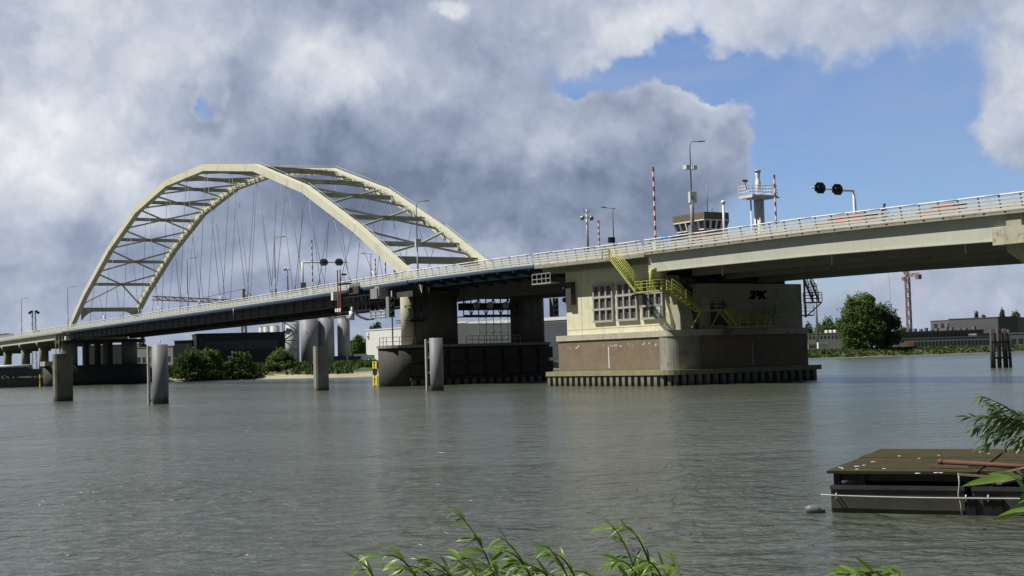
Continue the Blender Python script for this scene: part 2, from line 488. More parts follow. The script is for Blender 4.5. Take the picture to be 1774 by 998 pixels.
class MB:
    def __init__(self):
        self.v, self.f, self.sm, self.mi = [], [], [], []
        self.slot = 0

    def add(self, vs, fs, smooth=False):
        b = len(self.v)
        self.v += [tuple(x) for x in vs]
        for f in fs:
            self.f.append(tuple(i + b for i in f))
            self.sm.append(smooth)
            self.mi.append(self.slot)
        return self

    def box(self, a, b):
        x0, y0, z0 = (min(a[i], b[i]) for i in range(3))
        x1, y1, z1 = (max(a[i], b[i]) for i in range(3))
        return self.add([(x0, y0, z0), (x1, y0, z0), (x1, y1, z0), (x0, y1, z0), (x0, y0, z1), (x1, y0, z1), (x1, y1, z1), (x0, y1, z1)],
                        [(0, 3, 2, 1), (4, 5, 6, 7), (0, 1, 5, 4), (1, 2, 6, 5), (2, 3, 7, 6), (3, 0, 4, 7)])

    def bar(self, p0, p1, w, h, up=(0, 0, 1), w1=None, h1=None):
        p0, p1, up = Vector(p0), Vector(p1), Vector(up)
        d = (p1 - p0).normalized()
        s = d.cross(up)
        if s.length < 1e-4:
            s = d.cross(Vector((1, 0, 0)))
        s.normalize()
        t = s.cross(d)
        w1 = w if w1 is None else w1
        h1 = h if h1 is None else h1
        vs = []
        for p, ww, hh in ((p0, w, h), (p1, w1, h1)):
            for a, b in ((-1, -1), (1, -1), (1, 1), (-1, 1)):
                vs.append(p + s * (a * ww / 2) + t * (b * hh / 2))
        return self.add(vs, [(0, 1, 2, 3), (7, 6, 5, 4), (0, 4, 5, 1), (1, 5, 6, 2), (2, 6, 7, 3), (3, 7, 4, 0)])

    def tube(self, pts, r, n=8, r1=None, cap=True):
        pts = [Vector(p) for p in pts]
        k = len(pts)
        rs = r if isinstance(r, (list, tuple)) else [r + ((r if r1 is None else r1) - r) * i / max(1, k - 1) for i in range(k)]
        vs, fs = [], []
        ref = None
        for i, p in enumerate(pts):
            d = (pts[min(i + 1, k - 1)] - pts[max(i - 1, 0)]).normalized()
            if ref is None:
                ref = d.cross(Vector((0, 0, 1)))
                if ref.length < .05:
                    ref = d.cross(Vector((1, 0, 0)))
            s = (ref - d * ref.dot(d)).normalized()
            ref = s
            t = d.cross(s)
            for j in range(n):
                a = 2 * math.pi * j / n
                vs.append(p + (s * math.cos(a) + t * math.sin(a)) * rs[i])
        for i in range(k - 1):
            for j in range(n):
                fs.append((i * n + j, i * n + (j + 1) % n, (i + 1) * n + (j + 1) % n, (i + 1) * n + j))
        self.add(vs, fs, True)
        if cap:
            b = len(self.v) - len(vs)
            self.f += [tuple(b + j for j in reversed(range(n))), tuple(b + (k - 1) * n + j for j in range(n))]
            self.sm += [False, False]
            self.mi += [self.slot, self.slot]
        return self

    def prism(self, poly, axis, a, b, smooth=False):
        """polygon of 2D points extruded along axis between a and b; axis 'z': (x,y); 'y': (x,z); 'x': (y,z)"""
        def P(p, t):
            return {'z': (p[0], p[1], t), 'y': (p[0], t, p[1]), 'x': (t, p[0], p[1])}[axis]
        ar = sum(p[0] * q[1] - q[0] * p[1] for p, q in zip(poly, poly[1:] + poly[:1]))
        flip = (ar < 0) != (axis == 'y')
        if flip:
            poly = poly[::-1]
        n = len(poly)
        lo, hi = min(a, b), max(a, b)
        vs = [P(p, lo) for p in poly] + [P(p, hi) for p in poly]
        self.add(vs, [tuple(reversed(range(n))), tuple(range(n, 2 * n))])
        b0 = len(self.v) - 2 * n
        for i in range(n):
            j = (i + 1) % n
            self.f.append((b0 + i, b0 + j, b0 + n + j, b0 + n + i))
            self.sm.append(smooth)
            self.mi.append(self.slot)
        return self

    def sweep_u(self, sect, us):
        """cross-section function sect(u) -> [(v,z)...] swept along u"""
        k = None
        vs, fs = [], []
        for u in us:
            s = sect(u)
            k = len(s)
            vs += [(u, v, z) for v, z in s]
        for i in range(len(us) - 1):
            for j in range(k):
                fs.append((i * k + j, (i + 1) * k + j, (i + 1) * k + (j + 1) % k, i * k + (j + 1) % k))
        fs += [tuple(range(k)), tuple((len(us) - 1) * k + j for j in reversed(range(k)))]
        return self.add(vs, fs)

    def sphere(self, c, r, n=10, sc=(1, 1, 1)):
        vs, fs = [], []
        for i in range(n + 1):
            th = math.pi * i / n
            for j in range(2 * n):
                a = math.pi * j / n
                vs.append((c[0] + r * sc[0] * math.sin(th) * math.cos(a), c[1] + r * sc[1] * math.sin(th) * math.sin(a), c[2] + r * sc[2] * math.cos(th)))
        m2 = 2 * n
        for i in range(n):
            for j in range(m2):
                fs.append((i * m2 + j, (i + 1) * m2 + j, (i + 1) * m2 + (j + 1) % m2, i * m2 + (j + 1) % m2))
        return self.add(vs, fs, True)

    def build(self, name, mat, parent=None):
        me = bpy.data.meshes.new(name)
        o_ = origin_of(parent) if parent else Vector((0, 0, 0))
        me.from_pydata([(x - o_.x, y - o_.y, z - o_.z) for x, y, z in self.v], [], self.f)
        for mm in (mat if isinstance(mat, (list, tuple)) else [mat]):
            me.materials.append(mm)
        me.polygons.foreach_set('use_smooth', self.sm)
        me.polygons.foreach_set('material_index', self.mi)
        me.update()
        o = bpy.data.objects.new(name, me)
        COL.objects.link(o)
        o.parent = parent
        return o


def tag(o, label=None, cat=None, group=None, kind=None):
    if label:
        o['label'] = label
    if cat:
        o['category'] = cat
    if group:
        o['group'] = group
    if kind:
        o['kind'] = kind
    return o


def thing(name, label, cat, loc=(0, 0, 0), group=None):
    o = bpy.data.objects.new(name, None)
    o.empty_display_size = .5
    COL.objects.link(o)
    o.location = loc
    return tag(o, label, cat, group)


def dup(o, parent=None):
    c = o.copy()
    COL.objects.link(c)
    c.parent = parent
    for ch in [x for x in COL.objects if x.parent == o]:
        dup(ch, c)
    return c


def place(proto, first, loc, label, rz=0.0, sc=None):
    o = proto if first else dup(proto)
    o.location = loc
    o.rotation_euler = (0, 0, rz)
    if sc:
        o.scale = sc
    o['label'] = label
    return o


def lin(a, b, n):
    return [a + (b - a) * i / (n - 1) for i in range(n)]


def arc(cx, cy, r, a0, a1, n=8, ry=None):
    ry = r if ry is None else ry
    return [(cx + r * math.cos(rad(a)), cy + ry * math.sin(rad(a))) for a in lin(a0, a1, n)]


# ------------------------------------------------------------------ water and land
mb = MB()
mb.add([(-420, -900, 0), (300, -900, 0), (300, 1500, 0), (-420, 1500, 0)], [(0, 1, 2, 3)])
tag(mb.build('water', M['water']), kind='structure')

BANK = [(-2500, -345), (88, -345), (89, -347), (112, -347), (118, -343), (138, -338), (151, -303), (172, -300), (230, -330), (300, -368), (372, -372), (444, -357), (600, -345), (2500, -330)]


def bank_u(v):
    return interp(v, BANK) + 1.2 * math.sin(v * .31) * (1 if v > 112 else 0)


def bank_w(v):
    return interp(v, [(-2500, 1.0), (111, 1.0), (116, 14), (140, 22), (152, 34), (172, 34), (230, 22), (300, 16), (2500, 16)])


def land_z(u, v):
    d = bank_u(v) - u
    w = bank_w(v)
    if w < 2:
        return interp(d, [(-6, -1.5), (-.3, -1.5), (.3, 2.7), (14, 2.9), (60, 3.05), (8000, 3.2)])
    return interp(d, [(-14, -1.6), (0, -.05), (w * .40, .75), (w * .75, 2.3), (w * 1.1, 2.95), (8000, 3.2)])


vsr = sorted(set([-2500, -900, -300, -100, 0, 40, 70, 85, 88] + [88 + i * 3 for i in range(1, 180)] + [650, 760, 950, 1300, 1800, 2500]))
ds = [-14, -6, -2, -.3, 0, .3, 1, 2.5, 4, 6, 8, 10, 12, 14, 17, 20, 24, 28, 33, 40, 50, 65, 90, 130, 200, 350, 700, 1500, 3500, 6500]
verts, faces, mids = [], [], []
for v in vsr:
    for d in ds:
        u = bank_u(v) - d
        z = land_z(u, v) + (.18 * mnoise.noise(Vector((u * .12, v * .12, 0))) if 3 < d < 120 and bank_w(v) > 2 else 0)
        verts.append((u, v, z))
nd = len(ds)
for i in range(len(vsr) - 1):
    for j in range(nd - 1):
        faces.append((i * nd + j, i * nd + j + 1, (i + 1) * nd + j + 1, (i + 1) * nd + j))
        v = vsr[i]
        w = bank_w(v)
        if w < 2:
            mids.append(2 if ds[j] < .3 else 0)
        elif 112 < v < 236:
            mids.append(1 if ds[j] < w * .42 else 0)
        else:
            mids.append(2 if ds[j] < w * .20 else 0)
me = bpy.data.meshes.new('ground')
me.from_pydata(verts, [], faces)
for k in ('grass', 'sand', 'stone'):
    me.materials.append(M[k])
me.polygons.foreach_set('material_index', mids)
me.polygons.foreach_set('use_smooth', [True] * len(faces))
g = bpy.data.objects.new('ground', me)
COL.objects.link(g)
tag(g, kind='structure')

# near bank below the camera
mb = MB()
gx, gy = 24, 40
for i in range(gx + 1):
    for j in range(gy + 1):
        f = -40 + i * 50 / gx            # distance forward of the eye
        r = -60 + j * 120 / gy
        p = EYE + F0 * f + R0 * r
        z = interp(f, [(-40, 2.2), (-4, 1.6), (2, 1.35), (5, .5), (8, -.3), (10, -1.2)]) + .12 * mnoise.noise(Vector((p.x * .4, p.y * .4, 3)))
        mb.v.append((p.x, p.y, z))
for i in range(gx):
    for j in range(gy):
        a = i * (gy + 1) + j
        mb.f.append((a, a + 1, a + gy + 2, a + gy + 1))
        mb.sm.append(True)
        mb.mi.append(0)
tag(mb.build('near_bank', M['grass']), kind='structure')

# ------------------------------------------------------------------ bridge geometry
RAILZ = [(-560, 12.6), (-415, 14.2), (-340, 14.62), (-285, 14.88), (-242, 15.07), (-208, 15.27), (-187, 15.5), (-168, 15.68), (-143, 15.6), (-120, 15.3), (-107, 15.27),
         (-91, 15.22), (-78, 15.02), (-68, 14.85), (-20, 14.0), (60, 12.6)]


def deck_z(u):
    return interp(u, RAILZ) - 1.32


V0, V1 = 89.9, 109.6          # deck edges
LEAN = .26


def us_between(a, b, step=4):
    n = max(2, int(abs(b - a) / step) + 1)
    return lin(a, b, n)


def sweep(sect, a, b, name, mat, parent, step=4):
    return MB().sweep_u(sect, us_between(a, b, step)).build(name, mat, parent)


def safety_barriers(parent, a, b):
    for vv in (92.95, 106.0):
        MB().sweep_u(lambda u: [(vv, deck_z(u) + .031), (vv + .4, deck_z(u) + .031), (vv + .27, deck_z(u) + .85), (vv + .13, deck_z(u) + .85)], us_between(a, b, 8)).build('safety_barrier', M['concrete'], parent)


def railing(parent, a, b, v, out=-1, step=2.0, doubles=()):
    """outward leaning rail: white handrail, three flat rails, posts"""
    root = None
    mb = MB()
    us = us_between(a, b, 4)
    for q0, q1 in zip(us, us[1:]):
        for h, hh in ((.16, .19), (.44, .18), (.72, .18), (1.0, .16)):
            o = out * LEAN * (h / 1.3)
            mb.bar((q0, v + o, deck_z(q0) + h), (q1, v + o, deck_z(q1) + h), .05, hh)
            mb.bar((q0, v - out * 1.75, deck_z(q0) + h * .8 + .06), (q1, v - out * 1.75, deck_z(q1) + h * .8 + .06), .05, .12)
    root = mb.build('railing', M['rail'], parent)
    mb = MB()
    for q0, q1 in zip(us, us[1:]):
        mb.tube([(q0, v + out * LEAN, deck_z(q0) + 1.28), (q1, v + out * LEAN, deck_z(q1) + 1.28)], .075, 6)
    mb.build('handrail', M['handrail'], root)
    n = int(abs(b - a) / step)
    proto = MB()
    proto.bar((0, .035 * out * -1, 0), (0, out * LEAN + .035 * out * -1, 1.24), .13, .08)
    pm = None
    for i in range(n + 1):
        u = a + (b - a) * (i + .5) / (n + 1)
        if pm is None:
            p = proto.build('post', M['post'])
            pm = p
        else:
            p = pm.copy()
            COL.objects.link(p)
        p.parent = root
        p.location = Vector((u, v, deck_z(u))) - origin_of(root)
    return root


# ---- arch span -----------------------------------------------------------------
A0, A1 = -346.0, -167.0
arch = thing('arch_bridge', 'long steel tied arch bridge span with two cream arch ribs', 'bridge', (-256, 99.7, 13))
RIB = [(-349.5, 13.6), (-345.4, 15.9), (-333.6, 22.45), (-313.0, 31.5), (-292.8, 38.2), (-272.6, 41.55), (-250.6, 41.85), (-226.0, 38.55), (-205.2, 32.3), (-186.6, 24.1), (-172.6, 16.95), (-166.0, 13.6)]
RIB_D = 1.3
NV, FV = 92.3, 107.0           # rib centre planes
NV_W = 1.15


def rib_bottom():
    out = []
    n = len(RIB)
    for i, p in enumerate(RIB):
        a = Vector(RIB[max(i - 1, 0)])
        b = Vector(RIB[min(i + 1, n - 1)])
        d0 = (Vector(p) - a).normalized() if i else (b - Vector(p)).normalized()
        d1 = (b - Vector(p)).normalized() if i < n - 1 else d0
        n0 = Vector((d0.y, -d0.x))
        n1 = Vector((d1.y, -d1.x))
        k = (n0 + n1).normalized()
        out.append(Vector(p) + k * RIB_D / max(.5, k.dot(n0)))
    return out


RB = rib_bottom()


def rib_at(u, off=.5):
    """point on the rib axis at u: fraction off of the depth below the top"""
    t = interp(u, RIB)
    b = interp(u, [(p.x, p.y) for p in RB])
    return t + (b - t) * off


def rib(v):
    mb = MB()
    n = len(RIB)
    for i in range(n - 1):
        for s, nv in ((-1, v - NV_W / 2), (1, v + NV_W / 2)):
            pass
        a0, a1, b0, b1 = RIB[i], RIB[i + 1], RB[i], RB[i + 1]
        y0, y1 = v - NV_W / 2, v + NV_W / 2
        vs = [(a0[0], y0, a0[1]), (a1[0], y0, a1[1]), (b1[0], y0, b1[1]), (b0[0], y0, b0[1]), (a0[0], y1, a0[1]), (a1[0], y1, a1[1]), (b1[0], y1, b1[1]), (b0[0], y1, b0[1])]
        mb.add(vs, [(0, 3, 2, 1), (4, 5, 6, 7), (0, 1, 5, 4), (3, 7, 6, 2)])
    r = mb.build('arch_rib', M['cream'], arch)
    for i in range(1, n - 1):
        a_, b_ = Vector(RIB[i]), RB[i]
        for yy in (v - NV_W / 2 - .012, v + NV_W / 2 + .012):
            MB().prism([(a_.x - .22, a_.y - .02), (a_.x + .22, a_.y - .02), (b_.x + .22, b_.y + .02), (b_.x - .22, b_.y + .02)], 'y', yy - .012, yy + .012).build('splice_plate', M['cream'], r)
    # walk rail along the rib top and stub brackets on its side
    mb = MB()
    for i in range(1, n - 2):
        p0, p1 = Vector(RIB[i]), Vector(RIB[i + 1])
        L = (p1 - p0).length
        for off in (.42,):
            yy = v + .48
            mb.tube([(p0.x, yy, p0.y + off), (p1.x, yy, p1.y + off)], .035, 5)
        k = int(L / 2.6)
        for j in range(k):
            q = p0 + (p1 - p0) * ((j + .5) / k)
            mb.bar((q.x, v + .48, q.y - .02), (q.x, v + .48, q.y + .42), .04, .04)
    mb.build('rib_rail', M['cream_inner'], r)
    return r


rib_near = rib(NV)
rib_far = rib(FV)
# ladder and brackets on the near face of the far rib, which the photo shows as a dark rhythm
mb = MB()
for i in range(1, len(RIB) - 2):
    p0, p1 = Vector(RIB[i]), Vector(RIB[i + 1])
    d = (p1 - p0).normalized()
    nrm = Vector((d.y, -d.x))
    k = int((p1 - p0).length / 2.4)
    for j in range(k):
        q = p0 + d * ((j + .5) * (p1 - p0).length / k) + nrm * .42
        y = FV - NV_W / 2
        mb.bar((q.x, y - .42, q.y), (q.x, y + .02, q.y), .16, .22)
        q2 = q + d * .75 + nrm * .3
        mb.bar((q.x, y - .40, q.y), (q2.x, y - .40, q2.y), .10, .22, up=(0, 1, 0))
    a_, b_ = p0 + nrm * .28, p1 + nrm * .28
    mb.bar((a_.x, FV - NV_W / 2 - .44, a_.y), (b_.x, FV - NV_W / 2 - .44, b_.y), .06, .10)
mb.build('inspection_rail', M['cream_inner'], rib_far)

y0, y1 = NV + NV_W / 2, FV - NV_W / 2
ym = (NV + FV) / 2
for up_, u in (((1, 0, 0), -339.5), ((1, 0, 0), -176.3)):
    zt = rib_at(u, .3)
    h0, hm = 3.0, .9
    top = [(y0, zt), (y1, zt)]
    bot = []
    for k in lin(0, 1, 25):
        y = y1 + (y0 - y1) * k
        e = min(k, 1 - k) / .26
        dd = hm + (h0 - hm) * max(0, 1 - e) ** 2.4
        bot.append((y, zt - dd))
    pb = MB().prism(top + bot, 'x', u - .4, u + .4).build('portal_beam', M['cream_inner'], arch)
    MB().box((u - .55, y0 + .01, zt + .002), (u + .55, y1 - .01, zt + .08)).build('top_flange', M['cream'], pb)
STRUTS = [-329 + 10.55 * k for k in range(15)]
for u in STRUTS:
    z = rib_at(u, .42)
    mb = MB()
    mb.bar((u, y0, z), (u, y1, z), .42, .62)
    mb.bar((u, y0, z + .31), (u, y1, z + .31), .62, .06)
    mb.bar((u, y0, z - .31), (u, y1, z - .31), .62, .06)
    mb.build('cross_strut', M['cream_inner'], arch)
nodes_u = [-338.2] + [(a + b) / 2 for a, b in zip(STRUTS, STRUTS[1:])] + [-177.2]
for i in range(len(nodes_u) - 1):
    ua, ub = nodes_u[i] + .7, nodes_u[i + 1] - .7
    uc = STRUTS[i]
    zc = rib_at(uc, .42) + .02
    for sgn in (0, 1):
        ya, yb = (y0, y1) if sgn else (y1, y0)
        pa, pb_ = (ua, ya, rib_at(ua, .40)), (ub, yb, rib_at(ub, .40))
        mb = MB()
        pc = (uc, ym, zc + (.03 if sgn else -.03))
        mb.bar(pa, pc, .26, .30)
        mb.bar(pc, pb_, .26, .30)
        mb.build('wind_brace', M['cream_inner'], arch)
# hangers
for v in (NV, FV):
    for k, u in enumerate([-325, -312.5, -299, -286, -272.6, -261.5, -250.6, -238, -226, -213, -205.2, -196, -188]):
        zb = rib_at(u, .97)
        for du in (-5.2, 6.2):
            ud = u + du
            mb = MB()
            mb.tube([(u + .35 * (1 if du > 0 else -1), v, zb), (ud, v, deck_z(ud) + 1.9)], .042, 6)
            h = mb.build('hanger', M['lampgrey'], arch)
            dd = Vector((u - ud, 0, zb - deck_z(ud) - 1.9)).normalized()
            p = Vector((ud, v, deck_z(ud) + 1.9))
            MB().tube([p + dd * .9, p, p - dd * 1.9], [.09, .10, .10], 8).build('hanger_socket', M['whitesteel'] if k % 3 == 0 else M['lampgrey'], h)


def slab(vv0, vv1, dz0, dz1):
    return lambda u: [(vv0, deck_z(u) + dz0), (vv1, deck_z(u) + dz0), (vv1, deck_z(u) + dz1), (vv0, deck_z(u) + dz1)]


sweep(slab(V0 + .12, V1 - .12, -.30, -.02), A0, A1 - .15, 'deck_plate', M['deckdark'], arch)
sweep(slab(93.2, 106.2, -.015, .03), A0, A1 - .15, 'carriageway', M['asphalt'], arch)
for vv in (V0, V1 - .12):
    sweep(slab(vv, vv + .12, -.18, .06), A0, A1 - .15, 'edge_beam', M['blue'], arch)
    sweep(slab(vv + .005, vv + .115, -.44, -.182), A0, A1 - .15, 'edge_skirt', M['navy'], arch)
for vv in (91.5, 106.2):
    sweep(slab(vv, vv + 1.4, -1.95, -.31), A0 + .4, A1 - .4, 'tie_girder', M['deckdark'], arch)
for k in range(47):
    u = A0 + 2 + k * 3.75
    MB().bar((u, 91.44, deck_z(u) - .36), (u, 91.44, deck_z(u) - 1.92), .10, .12, up=(1, 0, 0)).build('web_stiffener', M['deckdark'], arch)
sweep(slab(91.25, 93.1, -2.02, -1.952), A0 + .4, A1 - .4, 'girder_flange', M['deckdark'], arch)
sweep(slab(91.42, 91.497, -1.22, -1.12), A0 + .4, A1 - .4, 'girder_rib', M['deckdark'], arch)
for vv in (95.6, 99.4, 103.2):
    sweep(slab(vv, vv + .35, -.95, -.31), A0 + .4, A1 - .4, 'stringer', M['deckdark'], arch)
sweep(slab(90.25, 90.4, -.62, -.31), A0, A1 - .3, 'service_pipe', M['navy'], arch)
for k in range(24):
    u = A0 + 4 + k * 7.4
    MB().prism([(V0 + .3, deck_z(u) - .31), (V1 - .3, deck_z(u) - .31), (V1 - 1.6, deck_z(u) - .75), (106.2, deck_z(u) - 1.6), (92.9, deck_z(u) - 1.6), (V0 + 1.6, deck_z(u) - .75)],
               'x', u - .12, u + .12).build('cross_beam', M['deckdark'], arch)
railing(arch, A0, A1 - .3, V0 + .06)
safety_barriers(arch, A0, A1 - .3)
railing(arch, A0, A1 - .3, V1 - .06, out=1, step=4)
# drain pipe and lamp bracket seen on the edge near the middle
MB().tube([(-231.5, 89.8, deck_z(-231) - .2), (-231.5, 89.8, deck_z(-231) - 1.9)], .09, 8).build('drain_pipe', M['galv'], arch)

# ---- bascule leaf ---------------------------------------------------------------
B0, B1 = A1 + .15, -135.7
leaf = thing('bascule_leaf', 'short blue edged lifting span between the dark river pier and the cream machine house', 'drawbridge', (-151, 99.7, 13))
sweep(slab(V0 + .12, V1 - .12, -.30, -.02), B0, B1 - .1, 'deck_plate', M['navy'], leaf)
sweep(slab(93.2, 106.2, -.015, .03), B0, B1 - .1, 'carriageway', M['asphalt'], leaf)
for vv in (V0, V1 - .12):
    sweep(slab(vv, vv + .12, -.20, .05), B0, B1 - .1, 'edge_beam', M['blue'], leaf)
    sweep(slab(vv + .005, vv + .115, -.34, -.202), B0, B1 - .1, 'edge_skirt', M['navy'], leaf)
sweep(slab(92.6, 92.95, -.98, -.52), B0, B1 + 1, 'blue_stringer', M['blue'], leaf)
for vv in (95.6, 104.6):
    sweep(lambda u, vv=vv: [(vv, deck_z(u) - .31), (vv + .5, deck_z(u) - .31), (vv + .5, 11.3 - .010 * (u + 150)), (vv, 11.3 - .010 * (u + 150))], B0 + 4, B1 + 3.5, 'main_girder', M['darkconc'], leaf)
for k in range(9):
    u = B0 + 2 + k * 3.5
    MB().prism([(V0 + .2, deck_z(u) - .31), (V1 - .2, deck_z(u) - .31), (V1 - .2, deck_z(u) - .55), (104.5, deck_z(u) - 1.5), (95.9, deck_z(u) - 1.5), (V0 + .2, deck_z(u) - .55)],
               'x', u - .1, u + .1).build('cross_beam', M['navy'], leaf)
    MB().bar((u, V0 + .02, deck_z(u) - .39), (u, V0 + .02, deck_z(u) - .62), .06, .06).build('drip_bracket', M['blue'], leaf)
railing(leaf, B0 + .2, B1 - .2, V0 + .06)
safety_barriers(leaf, B0 + .2, B1 - .2)
railing(leaf, B0 + .2, B1 - .2, V1 - .06, out=1, step=4)

# ---- machine house pier ----------------------------------------------------------
pier = thing('machine_house_pier', 'cream bridge pier with three gridded windows on a brown brick base', 'bridge pier', (-122, 100, 0))
SK = [(-134.0, 90.0)] + arc(-112.9, 92.2, 2.2, -90, 0, 7) + [(-110.7, 111.0), (-134.0, 111.0)]
MB().prism(SK, 'z', 1.12, 1.62).build('cap_beam', M['algae'], pier)
mb = MB()


def corrugated(mb, p0, p1, pitch, z0, z1, dep):
    p0, p1 = Vector(p0), Vector(p1)
    L = (p1 - p0).length
    n = max(1, round(L / pitch))
    d = (p1 - p0) / n
    e = d.normalized()
    o = Vector((e.y, -e.x))
    for i in range(n):
        a = p0 + d * (i + .06)
        b = p0 + d * (i + .52)
        q = [(a.x, a.y), (b.x, b.y), ((b - o * dep + d * .04).x, (b - o * dep + d * .04).y), ((a - o * dep - d * .04).x, (a - o * dep - d * .04).y)]
        mb.prism(q, 'z', z0, z1)


sk2 = [(x + (.12 if x < -120 else -.12), y + (.12 if y < 100 else -.12)) for x, y in SK]
for a, b in ((sk2[0], sk2[1]), (sk2[1], sk2[4]), (sk2[4], sk2[7]), (sk2[7], sk2[8])):
    corrugated(mb, a, b, 1.1, -1.5, 1.12, .4)
sp = mb.build('sheet_pile_wall', M['steelpile'], pier)
MB().prism([(x + (.8 if x < -120 else -.8), y + (.8 if y < 100 else -.8)) for x, y in SK], 'z', -1.5, 1.1).build('pile_backing', M['black'], sp)
MB().box((-133.2, 91.35, 1.62), (-113.5, 109.7, 5.12)).build('brick_base', M['brick'], pier)
MB().box((-113.9, 93.0, 1.62), (-111.95, 110.25, 5.10)).build('brick_end_wall', M['brick'], pier)
MB().prism([(-114.3, 91.25)] + arc(-113.3, 92.75, 1.5, -90, 0, 9) + [(-111.8, 94.6), (-114.3, 94.6)], 'z', 1.62, 5.118).build('corner_column', M['concrete'], pier)
MB().box((-133.4, 91.2, 5.12), (-114.3, 109.8, 5.75)).build('ledge', M['ledge'], pier)
MB().prism([(-114.297, 91.2)] + arc(-113.3, 92.7, 1.55, -90, 0, 9) + [(-111.75, 110.4), (-114.297, 110.4)], 'z', 5.124, 5.78).build('ledge_return', M['ledge'], pier)
# cream river wall with its flared edge
cw = [(-132.4, 5.75), (-113.2, 5.75), (-113.5, 7.2), (-114.2, 9.2), (-114.75, 11.0), (-114.9, 12.6), (-114.9, 13.45), (-132.4, 13.45)]
MB().prism(cw, 'y', 92.12, 93.0).build('cream_wall', M['wallcream'], pier)
fl = [(-114.8, 5.78), (-112.0, 5.78), (-112.25, 7.2), (-112.9, 9.0), (-113.7, 10.6), (-114.25, 11.6), (-115.3, 11.6)]
MB().prism(fl, 'y', 92.5, 94.2).build('flared_buttress', M['tan'], pier)
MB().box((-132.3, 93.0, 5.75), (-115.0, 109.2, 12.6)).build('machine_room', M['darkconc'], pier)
MB().box((-115.0, 95.4, 5.78), (-112.7, 110.35, 10.65)).build('end_wall', M['tan'], pier)
MB().box((-115.0, 94.2, 5.78), (-113.6, 95.4, 10.2)).build('wall_slot', M['black'], pier)
for a_, b_ in (((-119, 94, 10.66), (-113.0, 95.3, 11.3)), ((-118, 97.5, 10.66), (-113.4, 108.6, 11.25))):
    MB().box(a_, b_).build('bearing_beam', M['darkconc'], pier)
# doorway in the end wall
dr = MB().box((-112.72, 97.2, 6.25), (-112.62, 99.0, 8.45)).build('doorway', M['black'], pier)
for a_, b_ in (((-112.72, 97.0, 6.2), (-112.5, 97.2, 8.65)), ((-112.72, 99.0, 6.2), (-112.5, 99.2, 8.65)), ((-112.72, 97.2, 8.45), (-112.5, 99.0, 8.65))):
    MB().box(a_, b_).build('door_frame', M['darkconc'], dr)
# grid windows
for u0, u1 in ((-126.72, -123.22), (-122.28, -118.86), (-117.85, -114.45)):
    zb, zt = 7.15, 11.2
    mb = MB()
    yf, yb = 91.85, 92.2
    for k in range(4):
        uu = u0 + (u1 - u0) * k / 3
        mb.box((uu - .11, yf, zb), (uu + .11, yb, zt))
    for k in range(4):
        zz = zb + (zt - zb) * k / 3
        mb.box((u0 - .16, yf - .03, zz - .12), (u1 + .16, yb, zz + .12))
    w = mb.build('window_grid', M['frame'], pier)
    for i in range(3):
        for j in range(3):
            a_ = u0 + (u1 - u0) * i / 3 + .11
            b_ = u0 + (u1 - u0) * (i + 1) / 3 - .11
            c0 = zb + (zt - zb) * j / 3 + .12
            c1 = zb + (zt - zb) * (j + 1) / 3 - .12
            mb = MB()
            mb.box((a_, 92.08, c0), (b_, 92.16, c1))
            for q in range(5):
                zz = c0 + (c1 - c0) * (q + .5) / 5
                mb.box((a_, 92.05, zz - .03), (b_, 92.08, zz + .03))
            mb.build('pane', M['pane'], w)
MB().box((-115.3, 91.78, 7.3), (-114.65, 91.84, 8.35)).build('white_notice', M['white'], pier)
MB().bar((-118.7, 91.2, 9.75), (-116.9, 92.12, 9.7), .12, .12).build('wall_bracket', M['black'], pier)
mb = MB()
for u in (-129.6, -120.6):
    pass
for z in (6.35,):
    mb.box((-132.3, 92.10, z), (-113.35, 92.122, z + .05))
for u in (-129.4,):
    mb.box((u, 92.10, 5.76), (u + .05, 92.122, 13.3))
mb.build('wall_joint', M['ledge'], pier)
# gauge strips and weep marks in the brick
MB().box((-123.45, 91.31, 1.9), (-123.3, 91.35, 4.3)).build('gauge_strip', M['white'], pier)
MB().box((-111.95, 102.0, 1.9), (-111.9, 102.15, 4.3)).build('gauge_strip', M['frame'], pier)
mb = MB()
rr = random.Random(3)
for k in range(26):
    u = rr.uniform(-132, -115)
    if -128.5 < u < -125:
        continue
    z = 4.15 + .3 * rr.random()
    mb.box((u, 91.335, z), (u + rr.uniform(.05, .16), 91.35, z + rr.uniform(.06, .2)))
mb.build('lime_marks', M['white'], pier)
# deck over the machine room
D0, D1 = -135.6, -114.6
sweep(slab(V0, V1, -.42, -.02), D0, D1 - .05, 'deck_slab', M['edge'], pier)
sweep(slab(93.2, 106.2, -.015, .03), D0, D1 - .05, 'carriageway', M['asphalt'], pier)
sweep(slab(90.8, 108.6, -1.0, -.425), D0 + .4, D1 - .05, 'deck_haunch', M['soffit'], pier)
railing(pier, D0 + .2, D1 - .2, V0 + .06)
safety_barriers(pier, D0 + .2, D1 - .2)
railing(pier, D0 + .2, D1 - .2, V1 - .06, out=1, step=4)
# ship signal box and hanging platform at the left end of the wall
MB().box((-131.6, 91.45, 9.3), (-130.5, 92.11, 11.9)).build('signal_box', M['darkconc'], pier)
for z in (9.9, 11.1):
    MB().tube([(-131.65, 91.5, z), (-131.95, 91.5, z)], .28, 12).build('signal_hood', M['black'], pier)
mb = MB()
mb.box((-136.4, 90.0, 11.9), (-132.4, 91.3, 12.02))
for u in (-136.3, -135.3, -134.3, -133.4, -132.5):
    mb.bar((u, 90.05, 12.0), (u, 90.05, 13.1), .07, .07)
for z in (12.5, 13.1):
    mb.bar((-136.3, 90.05, z), (-132.5, 90.05, z), .07, .07)
mb.build('maintenance_platform', M['frame'], pier)
